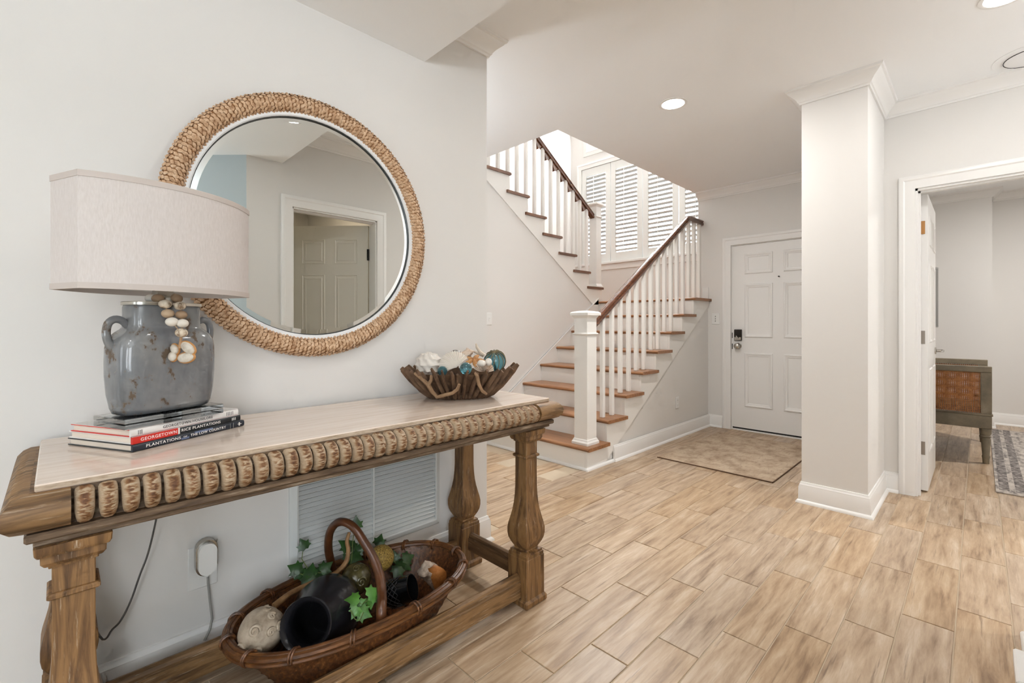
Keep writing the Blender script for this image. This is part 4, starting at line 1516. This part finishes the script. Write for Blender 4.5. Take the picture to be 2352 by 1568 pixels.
MB().loft([[BC + BX_ * (.135 * k_) * math.cos(a) + BY_ * (.080 * k_) * math.sin(a) + V((0, 0, z)) for a in [2 * math.pi * i / 24 for i in range(24)]] for z, k_ in ((.0005, .94), (.006, 1), (.020, 1.02), (.030, .9))]).make('bowl_foot', m_drift, bowl, smooth=50)
rings = [[bowlpt(2 * math.pi * i / 40, t, -.010) + V((0, 0, .004)) for i in range(40)] for t in (0, .3, .6, .86)]
MB().loft(rings, cap=False).loft([[bowlpt(2 * math.pi * i / 40, t, -.012) for i in range(40)] for t in (.28, .30)]).make('bowl_lining', m_drift, bowl, smooth=60)
npc = 40
for i in range(npc):
    a = 2 * math.pi * i / npc + random.uniform(-.05, .05)
    top = random.uniform(.90, 1.10)
    rr = random.uniform(.0115, .0185)
    pts, rad = [], []
    w1, w2 = random.uniform(-.012, .012), random.uniform(-.01, .01)
    for q in range(7):
        t = -.02 + (top + .02) * q / 6
        p = bowlpt(a + w1 * math.sin(3 * t) * 3, t, .004 + w2 * math.sin(2.5 * t + i) * .5)
        pts.append(p)
        rad.append(rr * (.55 + .5 * math.sin(math.pi * min(1, .15 + .8 * q / 6))) * random.uniform(.9, 1.1))
    rad[-1] *= .8
    MB().tube(pts, rad, 7, flat=.6, up=BX_ * math.cos(a) + BY_ * math.sin(a)).make('driftwood_piece', m_drift, bowl, smooth=55)


def twig(pix, rad, d, mat=m_drift_l, name='driftwood_twig', parent=bowl):
    pts = [at(u, v, dd) for (u, v), dd in zip(pix, d)]
    return MB().tube(pts, rad, 7).make(name, mat, parent, smooth=True)


z4 = lambda x, y: (880 + x * .19134, 760 + y * .19134)
twig([z4(380, 505), z4(460, 570), z4(540, 640), z4(590, 730), z4(650, 790)], [.006, .0075, .009, .0085, .007], (1.88, 1.865, 1.85, 1.86, 1.875))
twig([z4(580, 530), z4(575, 590), z4(545, 640)], [.006, .007, .008], (1.855, 1.85, 1.85))
twig([z4(640, 795), z4(730, 770), z4(830, 745), z4(890, 700), z4(915, 640)], [.007, .0075, .0075, .0075, .006], (1.87, 1.86, 1.85, 1.84, 1.83))
twig([z4(1100, 500), z4(1130, 540), z4(1150, 640), z4(1190, 720), z4(1240, 755)], [.005, .0075, .0075, .007, .006], (1.85, 1.845, 1.86, 1.88, 1.90))

# contents of the bowl
m_wshell = plain('white_shell', srgb(234, 226, 216), .55, bump=.2, bscale=60)
m_tshell = grained('tan_shell', [(0.3, srgb(196, 160, 128)), (0.6, srgb(230, 212, 194))], (30, 30, 30), rough=.45, bump=.2)
m_star = grained('starfish_skin', [(0.35, srgb(150, 96, 52)), (0.6, srgb(206, 154, 100))], (60, 60, 60), rough=.8, bump=.5)
m_teal = plain('teal_glass', srgb(110, 176, 190), .03, trans=.75, ior=1.45, coat=.3)
m_clear = plain('clear_glass', (.92, .95, .95, 1), .03, trans=.9, ior=1.45)
m_net = plain('net_cord', srgb(122, 108, 80), .8)
GB = 'shells and sea glass in the driftwood bowl'
fwd = V((-YS, YC, 0))
rgt = V((YC, YS, 0))
UP = V((0, 0, 1))


def pleated(c, r, nrad, axis, up, depth, name, label, mat, span=math.pi * .95, ridge=.09, cat='shell', group=GB):
    """fan shell: ribs radiate from an apex; axis points out of the convex side, up towards the fan edge"""
    axis = V(axis).normalized()
    up = (V(up) - axis * V(up).dot(axis)).normalized()
    side = up.cross(axis)
    vs, fs = [], []
    nr = 7
    for j in range(nr + 1):
        t = j / nr
        for i in range(nrad + 1):
            ang = -span / 2 + span * i / nrad
            rr = r * t * (1 - .06 * abs(ang) ** 2) * (1 + (.03 if i % 2 else -.02) * t)
            h = depth * math.sin(math.pi * min(1, t * .8 + .12)) * (1 - .25 * (ang / (span / 2)) ** 2) + (ridge * r * t * (1 if i % 2 else -1) * .5)
            vs.append(V(c) + up * (rr * math.cos(ang) - r * .45) + side * rr * math.sin(ang) + axis * h)
    w = nrad + 1
    for j in range(nr):
        for i in range(nrad):
            fs.append((j * w + i, j * w + i + 1, (j + 1) * w + i + 1, (j + 1) * w + i))
    n = len(vs)
    vs += [p - axis * .003 for p in vs]
    fs += [tuple(i + n for i in reversed(f)) for f in fs]
    # rim strip
    bd_ = [nr * w + i for i in range(w)]
    for a_, b_ in zip(bd_[:-1], bd_[1:]):
        fs.append((a_, b_, b_ + n, a_ + n))
    return MB().add(vs, fs).make(name, mat, smooth=25, label=label, cat=cat, group=group)


def ruffle(d, th, ph):
    return 1 + .10 * math.sin(9 * ph + 4 * math.cos(th) * 2) * math.sin(th) + .07 * math.sin(13 * th)


MB().sphere(at(985, 837, 2.0), (.062, .050, .052), 40, 20, None, ruffle).make('ruffled_coral', m_wshell, smooth=60, label='white ruffled coral at the left end of the driftwood bowl', cat='coral', group=GB)
pleated(at(1038, 830, 1.95), .075, 44, -fwd + UP * .55 + rgt * .25, rgt * -.5 + UP * .9, .022, 'fan_shell', 'large cream ribbed fan shell standing in the front of the driftwood bowl', m_wshell)
pleated(at(1112, 842, 1.94), .048, 26, -fwd * .9 + UP * -.35, rgt * .1 - UP * -.9 - fwd * .3, .016, 'scallop_shell', 'tan ribbed scallop shell below the netted float', m_tshell, span=math.pi * .9)
for (u, v, d, r, lb) in ((1016, 852, 1.90, .021, 'small teal glass ball left of the big fan shell'), (1070, 846, 1.91, .026, 'teal glass ball right of the big fan shell'), (1058, 822, 2.02, .022, 'teal glass ball behind the big fan shell')):
    MB().sphere(at(u, v, d), r, 18, 12).make('glass_ball', m_teal, smooth=True, label=lb, cat='glass ball', group=GB)
MB().sphere(at(1046, 820, 2.10), .034, 20, 12).make('glass_ball', m_clear, smooth=True, label='clear glass ball at the back of the driftwood bowl', cat='glass ball', group=GB)
fc = at(1137, 828, 2.0)
ft = empty('glass_float', fc - UP * .047, 'teal glass fishing float in a cord net on the right of the bowl', 'glass float', GB)
MB().sphere(fc, .046, 24, 16).make('glass_globe', m_teal, ft, smooth=True)
fM = rotm('X', 25) @ rotm('Y', 20)
for i in range(6):
    a = math.pi * i / 6
    pts = []
    for j in range(24):
        t = 2 * math.pi * j / 24
        p = V((math.sin(t) * math.cos(a + .35 * math.cos(t)), math.sin(t) * math.sin(a + .35 * math.cos(t)), math.cos(t))) * .0475
        pts.append(fc + fM @ p)
    MB().tube(pts, .0017, 5, close=True).make('net_cord', m_net, ft)


def starfish(c, r, ax, up, name, label, mat):
    ax = V(ax).normalized()
    up = (V(up) - ax * V(up).dot(ax)).normalized()
    sd = up.cross(ax)
    vs = [V(c) + ax * r * .28, V(c) - ax * r * .05]
    fs = []
    n = 30
    for lay, h in ((0, .0), (1, .14)):
        for i in range(n):
            a = 2 * math.pi * i / n
            w = abs(math.cos(2.5 * a)) ** 1.6
            rr = r * (.26 + .74 * w) * (1 if lay == 0 else .72)
            vs.append(V(c) + up * rr * math.cos(a) + sd * rr * math.sin(a) + ax * r * h)
    for i in range(n):
        j = (i + 1) % n
        fs += [(1, 2 + j, 2 + i), (2 + i, 2 + j, 2 + n + j, 2 + n + i), (0, 2 + n + i, 2 + n + j)]
    return MB().add(vs, fs).make(name, mat, smooth=60, label=label, cat='starfish', group=GB)


starfish(at(1088, 828, 1.97), .052, -fwd * .55 + UP, rgt, 'starfish', 'orange brown starfish in the middle of the driftwood bowl', m_star)
ws = MB().sphere(at(1106, 834, 1.90), (.022, .016, .014), 14, 9, None, lambda d, th, ph: 1 + .12 * math.sin(7 * ph) * math.sin(th)).sphere(at(1122, 831, 1.91), (.016, .014, .016), 12, 8, None, lambda d, th, ph: 1 + .12 * math.sin(6 * ph))
ws.make('barnacle_cluster', m_wshell, smooth=60, label='small white barnacle cluster on the scallop shell', cat='shell', group=GB)


def whelk(c, L, r, ax, up, mat, name, label, lipmat, cat='shell', group=None, parts=True):
    """knobbed whelk: spire, shoulder knobs, tapering canal, flared aperture with a coloured inside"""
    ax = V(ax).normalized()
    up = (V(up) - ax * V(up).dot(ax)).normalized()
    sd = ax.cross(up)
    M = frame(sd, up, ax, c)
    e = empty(name, V(c) - UP * r * .8, label, cat, group)
    rings = []
    nseg = 20
    for j in range(17):
        t = j / 16
        z = (t - .55) * L
        if t < .72:
            rad = r * (.10 + .90 * (t / .72) ** 1.25)
        else:
            q = (t - .72) / .28
            rad = r * (1 - q) ** .8 * .82
            rad *= 1 + .10 * math.sin(q * 14)
        ring = []
        for i in range(nseg):
            a = 2 * math.pi * i / nseg
            k_ = 1
            if .64 < t < .78:
                k_ += .16 * max(0, math.sin(4 * a)) ** 2
            ring.append(M @ V((rad * k_ * math.cos(a), rad * k_ * .85 * math.sin(a), z)))
        rings.append(ring)
    MB().loft(rings).make('shell_body', mat, e, smooth=55)
    # flared lip
    vs, fs = [], []
    for j in range(10):
        t = j / 9
        z = (-.42 + .72 * t) * L
        wdt = r * (.25 + 1.15 * math.sin(math.pi * (.12 + .80 * t)))
        for i in range(7):
            s_ = i / 6
            a = -.5 + 1.5 * s_
            vs.append(M @ V((r * .15 + wdt * s_, r * .62 * math.cos(a * 1.1) + r * .12, z)))
    for j in range(9):
        for i in range(6):
            fs.append((j * 7 + i, j * 7 + i + 1, (j + 1) * 7 + i + 1, (j + 1) * 7 + i))
    n = len(vs)
    vs += [M @ (M.inverted() @ p - V((0, .004, 0))) for p in vs]
    fs += [tuple(i + n for i in reversed(f)) for f in fs]
    MB().add(vs, fs).make('shell_lip', lipmat, e, smooth=60)
    return e


m_whelk = grained('whelk_outside', [(0.35, srgb(128, 106, 88)), (0.55, srgb(196, 176, 156)), (0.75, srgb(222, 208, 192))], (30, 30, 30), rough=.6, bump=.4)
m_lip = grained('whelk_inside', [(0.3, srgb(116, 66, 26)), (0.55, srgb(176, 112, 60)), (0.8, srgb(206, 150, 104))], (22, 22, 22), rough=.2, bump=.05)
whelk(at(1070, 812, 2.06), .085, .026, rgt * .8 + UP * .25, UP - fwd * .5, m_tshell, 'whelk_shell', 'small pale whelk shell at the top of the driftwood bowl', m_tshell, group=GB)
an = empty('antler_coral', at(1112, 820, 2.06), 'pale branching antler like twig sticking out of the driftwood bowl', 'driftwood', GB)
m_antl = plain('pale_antler', srgb(214, 198, 178), .6, bump=.2, bscale=80)
MB().tube([at(*z4(1115, 150), 2.06), at(*z4(1125, 195), 2.06), at(*z4(1160, 250), 2.06), at(*z4(1215, 295), 2.06)], [.0035, .006, .008, .009], 8).make('branch', m_antl, an, smooth=True)
MB().tube([at(*z4(1080, 240), 2.08), at(*z4(1130, 265), 2.07), at(*z4(1200, 292), 2.06)], [.004, .006, .008], 8).make('branch', m_antl, an, smooth=True)

# ------------------------------------------------------------------ wicker basket under the table
KC = V((-1.555, .775, 0))
KA, KB_, KH = .412, .232, .205
bk = empty('wicker_basket', KC, 'long oval brown wicker basket with a bent branch handle under the console', 'basket')
m_wick = grained('wicker', [(0.3, srgb(48, 28, 14)), (0.55, srgb(104, 64, 34)), (0.75, srgb(152, 102, 58))], (90, 90, 60), rough=.45, bump=.3, detail=4, rand=False)
m_rim = grained('cane_rim', [(0.3, srgb(56, 31, 14)), (0.55, srgb(102, 63, 31)), (0.8, srgb(146, 98, 54))], (40, 8, 60), rough=.38, bump=.4, detail=6)
m_branch = grained('polished_branch', [(0.3, srgb(62, 34, 18)), (0.6, srgb(100, 60, 34)), (0.8, srgb(124, 82, 52))], (14, 14, 14), rough=.3, bump=.15, detail=5)


def oval(a, k, z, off=0.0):
    e = 2.25
    c, s = math.cos(a), math.sin(a)
    return KC + V(((KB_ * k + off) * math.copysign(abs(c) ** (2 / e), c), (KA * k + off) * math.copysign(abs(s) ** (2 / e), s), z))


kz = lambda z: .62 + .38 * (z / KH) ** .9
mb = MB()
NW, NR = 144, 15
outer, inner = [], []
for j in range(NR + 1):
    z = .002 + (KH - .004) * j / NR
    ro, ri_ = [], []
    for i in range(NW):
        a = 2 * math.pi * i / NW
        w = .0042 * math.sin(NW / 4 * a * 1.0 + (math.pi if j % 2 else 0))
        ro.append(oval(a, kz(z), z, w))
        ri_.append(oval(a, kz(z), z, w - .008))
    outer.append(ro)
    inner.append(ri_)
mb.loft(outer, cap=False)
mb.loft(inner, cap=False)
mb.make('woven_side', m_wick, bk, smooth=80)
MB().loft([[oval(2 * math.pi * i / 48, kz(0), z, -.004) for i in range(48)] for z in (.001, .012)]).make('basket_bottom', m_wick, bk)
for (off, dz, r) in ((.007, 0, .0092), (-.007, .002, .0085), (.010, -.014, .0068), (-.008, -.013, .0065), (0, .0075, .006)):
    MB().tube([oval(2 * math.pi * i / 72, 1, KH + dz, off) for i in range(72)], r, 7, close=True).make('rim_cane', m_rim, bk, smooth=True)
for i in range(14):
    a = 2 * math.pi * (i + .35) / 14
    for da in (-.012, .012):
        c = oval(a + da, 1, KH - .003)
        n_ = (oval(a + da, 1.05, KH) - oval(a + da, 1, KH)).normalized()
        MB().tube([c + n_ * (.0205 * math.cos(t)) + UP * (.0205 * math.sin(t)) for t in [2 * math.pi * q / 14 for q in range(14)]], .0035, 5, close=True).make('rim_tie', m_wick, bk, smooth=True)
hp_ = [(762.5, 1302), (754.5, 1262), (757, 1224.6), (770.5, 1203), (789, 1198), (813, 1211), (837, 1246), (858.5, 1283), (872, 1323), (877, 1363), (876, 1400)]
hpts = [onx(u, v, -1.765 + .0405 * i) for i, (u, v) in enumerate(hp_)]
hpts = [V((-1.765, hpts[0].y + .005, .15))] + hpts + [V((-1.362, hpts[-1].y, .15))]
MB().tube(*smooth_path(hpts, 4, [.015, .0155, .015, .0145, .014, .014, .0145, .015, .0155, .016, .0165, .017, .017]), 12).make('handle', m_branch, bk, smooth=True, label='bent polished branch handle')

# things in the basket
GK = 'things lying in the wicker basket'


def swirl_ball(c, r, mat, name, label, seeds, cat='decorative ball'):
    e = empty(name, V(c) - UP * r, label, cat, GK)
    MB().sphere(c, r, 24, 16, None, lambda d, th, ph: 1 + .02 * mnoise.noise(d * 3)).make('ball', mat, e, smooth=True)
    for (du, dv, s_) in seeds:
        n_ = (-ray(1176 + (c - V((0, 0, H))).dot(rgt) / (c - V((0, 0, H))).dot(fwd) * F, 745 - (c.z - H) / (c - V((0, 0, H))).dot(fwd) * F)).normalized()
        t1 = UP.cross(n_).normalized()
        t2 = n_.cross(t1)
        d0 = (n_ * math.sqrt(max(.02, 1 - du * du - dv * dv)) + t1 * du + t2 * dv).normalized()
        b1 = UP.cross(d0).normalized()
        b2 = d0.cross(b1)
        pts = []
        for q in range(22):
            t = q / 21
            ang = t * 2 * math.pi * 1.7
            rr = s_ * r * (1 - .86 * t)
            pts.append(V(c) + (d0 + b1 * rr / r * math.cos(ang) + b2 * rr / r * math.sin(ang)).normalized() * r * 1.025)
        MB().tube(pts, [r * .075 * (1 - .4 * q / 21) for q in range(22)], 6).make('swirl', mat, e, smooth=True)
    return e


m_cream = grained('cream_carving', [(0.3, srgb(128, 112, 94)), (0.55, srgb(178, 162, 142)), (0.8, srgb(200, 186, 168))], (26, 26, 26), rough=.55, bump=.3)
m_green = grained('olive_glaze', [(0.3, srgb(54, 48, 26)), (0.6, srgb(92, 84, 50)), (0.85, srgb(118, 108, 72))], (22, 22, 22), rough=.25, bump=.2)
swirl_ball(onx(601, 1447, -1.53), .064, m_cream, 'carved_ball', 'cream carved ball with swirls at the left end of the basket',
           [(-.28, .02, .26), (.42, .45, .18), (.38, -.18, .18), (.75, -.05, .2), (-.2, -.75, .18), (.25, .82, .2), (-.8, -.45, .2)])
swirl_ball(onx(817, 1329, -1.64), .056, m_green, 'carved_ball', 'olive green carved ball with swirls behind the basket handle',
           [(-.65, -.05, .28), (.05, .6, .26), (.35, -.25, .32), (-.15, -.7, .25)])
m_moss = grained('mustard_beads', [(0.35, srgb(96, 74, 26)), (0.55, srgb(168, 136, 62)), (0.8, srgb(200, 168, 92))], (190, 190, 190), rough=.6, bump=.8, dist=.004, detail=2)
yb3 = onx(876, 1281, -1.67)
MB().sphere(yb3, .049, 48, 30, None, lambda d, th, ph: 1 + .018 * math.sin(24 * ph) * math.sin(28 * th)).make('textured_ball', m_moss, smooth=60, label='mustard yellow pebbled ball behind the basket handle', cat='decorative ball', group=GK)
# black pot lying on its side, mouth towards us
m_pot = plain('black_pottery', srgb(32, 32, 36), .26, bump=.05, bscale=30)
mouth = onx(702, 1436, -1.425)
body = onx(752, 1402, -1.56)
pa = (mouth - body).normalized()
pm = pa.to_track_quat('Z', 'Y').to_matrix().to_4x4()
Lp = (mouth - body).length
PP = [(0, -.100), (.060, -.092), (.095, -.060), (.112, -.010), (.108, .035), (.090, .070), (.070, Lp - .045), (.062, Lp - .030), (.066, Lp - .012), (.077, Lp), (.074, Lp + .003), (.064, Lp - .006), (.056, Lp - .030), (.075, .055), (.098, .0), (.070, -.07), (0, -.088)]
MB().lathe(PP, body, 36, pm, cap=False).make('black_pot', m_pot, smooth=60, label='round black pottery jar lying with its mouth towards the front of the basket', cat='pot', group=GK)
# small black cup with mesh pattern
cm = onx(948, 1348, -1.475)
cb = onx(905, 1362, -1.53)
ca = (cm - cb).normalized()
cmx = ca.to_track_quat('Z', 'Y').to_matrix().to_4x4()
cl = (cm - cb).length
cup = empty('black_cup', cb - UP * .05, 'small black lattice cup with a shiny rim beside the whelk shell', 'cup', GK)
MB().lathe([(0, -.04), (.034, -.038), (.044, -.01), (.047, .03), (.046, cl - .004), (.047, cl), (.044, cl), (.041, .03), (.036, -.03), (0, -.034)], cb, 28, cmx, cap=False).make('cup_body', plain('black_glaze', srgb(16, 17, 20), .15), cup, smooth=60)
lat = MB()
for i in range(14):
    for s in (-1, 1):
        pts = []
        for q in range(8):
            t = q / 7
            a = 2 * math.pi * i / 14 + s * t * 1.1
            pts.append(cb + cmx.to_3x3() @ V((.0485 * math.cos(a), .0485 * math.sin(a), -.012 + (cl * .62) * t)))
        lat.tube(pts, .0016, 4)
lat.make('lattice', plain('black_lattice', srgb(38, 36, 36), .6), cup, kind='stuff')
whelk(onx(986, 1318, -1.505), .135, .042, UP * .95 - rgt * .25 - fwd * .15, -fwd + rgt * .1 + UP * .2, m_whelk, 'whelk_shell', 'large knobbed whelk shell with an orange opening at the right end of the basket', m_lip, group=GK)
# branch
brp = [(629, 1392), (667, 1363), (720, 1337), (768, 1318), (794.5, 1291), (800, 1262), (797, 1243), (802.5, 1222)]
brx = [-1.64, -1.655, -1.665, -1.67, -1.675, -1.68, -1.685, -1.69]
bt = empty('driftwood_branch', onx(667, 1363, -1.62), 'thin pale driftwood branch leaning inside the basket handle', 'branch', GK)
m_pale = grained('pale_branch', [(0.3, srgb(120, 84, 50)), (0.7, srgb(170, 130, 86))], (24, 24, 24), rough=.65, bump=.3)
MB().tube(*smooth_path([onx(u, v, x_) for (u, v), x_ in zip(brp, brx)], 4, [.011, .010, .009, .0095, .009, .008, .0075, .006]), 9).make('stem', m_pale, bt, smooth=True)
MB().tube([onx(768, 1318, -1.63), onx(766, 1330, -1.62), onx(768, 1338, -1.615)], [.009, .006, .003], 7).make('knot', m_pale, bt, smooth=True)

# ivy
m_ivy = grained('ivy_leaf', [(0.3, srgb(24, 46, 20)), (0.6, srgb(46, 82, 34)), (0.85, srgb(70, 112, 50))], (18, 18, 18), rough=.4, bump=.2)
m_ivy_l = grained('young_ivy_leaf', [(0.3, srgb(50, 92, 34)), (0.7, srgb(96, 150, 62))], (18, 18, 18), rough=.4, bump=.2)
m_stem = plain('ivy_stem', srgb(104, 118, 60), .6)
IV = [(0, 0), (.22, -.10), (.42, .08), (.66, .10), (.50, .36), (.62, .62), (.36, .58), (.20, .78), (0, 1.12)]
IVP = IV + [(-x_, y_) for x_, y_ in reversed(IV[1:-1])]


def leaf(c, size, nrm_, tip, mat, parent):
    nrm_ = V(nrm_).normalized()
    tip = (V(tip) - nrm_ * V(tip).dot(nrm_)).normalized()
    sd = tip.cross(nrm_)
    n = len(IVP)
    vs = [V(c) + tip * (y_ - .45) * size + sd * x_ * size + nrm_ * (-abs(x_) * .28 - .25 * (y_ - .4) ** 2) * size for x_, y_ in IVP]
    vs.append(V(c) + tip * (.35 - .45) * size + nrm_ * .02 * size)
    fs = [(i, (i + 1) % n, n) for i in range(n)]
    m = len(vs)
    vs += [p - nrm_ * .0012 for p in vs]
    fs += [tuple(i + m for i in reversed(f)) for f in fs]
    fs += [(i, i + m, (i + 1) % n + m, (i + 1) % n) for i in range(n)]
    return MB().add(vs, fs).make('leaf', mat, parent, smooth=50)


z3 = lambda x, y: (480 + x * .26655, 1150 + y * .26655)


def ivy(label, leaves, mat, stems, base):
    e = empty('ivy_sprig', base, label, 'ivy', GK)
    for (zx, zy, x_, s, tz, tr) in leaves:
        c = onx(*z3(zx, zy), x_)
        toc = (V((0, 0, H)) - c).normalized()
        leaf(c, s, toc + V((random.uniform(-.4, .4), random.uniform(-.4, .4), random.uniform(-.1, .5))), UP * tz + rgt * tr, mat, e)
    for pix in stems:
        MB().tube([onx(*z3(a, b), x_) for a, b, x_ in pix], .0016, 5).make('stem', m_stem, e)
    return e


ivy('dark green ivy sprig trailing over the back left rim of the basket',
    [(815, 375, -1.78, .040, 1, -.5), (740, 580, -1.75, .046, .4, -1), (790, 640, -1.74, .040, -.6, .2), (880, 600, -1.72, .046, 1, .2), (960, 620, -1.71, .046, -.3, .8), (1010, 570, -1.70, .044, .6, .6), (840, 680, -1.71, .040, -1, .4), (930, 680, -1.69, .04, -1, .1)],
    m_ivy, [[(810, 430, -1.78), (800, 500, -1.77), (850, 580, -1.74), (900, 640, -1.71), (960, 700, -1.68)], [(740, 610, -1.75), (850, 650, -1.72), (1040, 590, -1.70)]], onx(*z3(900, 700), -1.70))
ivy('dark green ivy sprig growing up inside the basket handle',
    [(1180, 370, -1.74, .05, .5, -.8), (1240, 400, -1.74, .042, -.7, .7), (1270, 480, -1.70, .048, -.3, 1), (1265, 195, -1.72, .046, 1, .1), (1200, 500, -1.71, .04, -1, -.4), (1300, 420, -1.72, .04, .5, 1)],
    m_ivy, [[(1260, 230, -1.72), (1240, 330, -1.73), (1230, 480, -1.70), (1220, 560, -1.68)]], onx(*z3(1220, 560), -1.68))
ivy('dark green ivy sprig beside the mustard yellow ball',
    [(1470, 335, -1.75, .042, 1, .2), (1720, 490, -1.66, .046, .5, 1), (1650, 540, -1.66, .046, .2, -.4), (1620, 610, -1.64, .046, -.8, -.3), (1700, 560, -1.65, .044, -.6, .8), (1600, 480, -1.70, .04, 1, -.2)],
    m_ivy, [[(1480, 360, -1.75), (1560, 480, -1.70), (1640, 570, -1.66), (1740, 500, -1.66)]], onx(*z3(1640, 600), -1.66))
ivy('bright green ivy sprig at the front rim of the basket',
    [(1240, 840, -1.44, .042, -.3, -1), (1300, 900, -1.43, .036, -1, .2), (1420, 790, -1.42, .044, .6, .9), (1390, 870, -1.42, .036, -1, .3), (1340, 970, -1.40, .042, -.4, 1), (1260, 960, -1.41, .034, -1, -.6)],
    m_ivy_l, [[(1250, 860, -1.44), (1320, 890, -1.43), (1400, 830, -1.42)], [(1220, 940, -1.41), (1260, 1020, -1.40), (1300, 1030, -1.39), (1330, 960, -1.40)]], onx(*z3(1320, 960), -1.42))
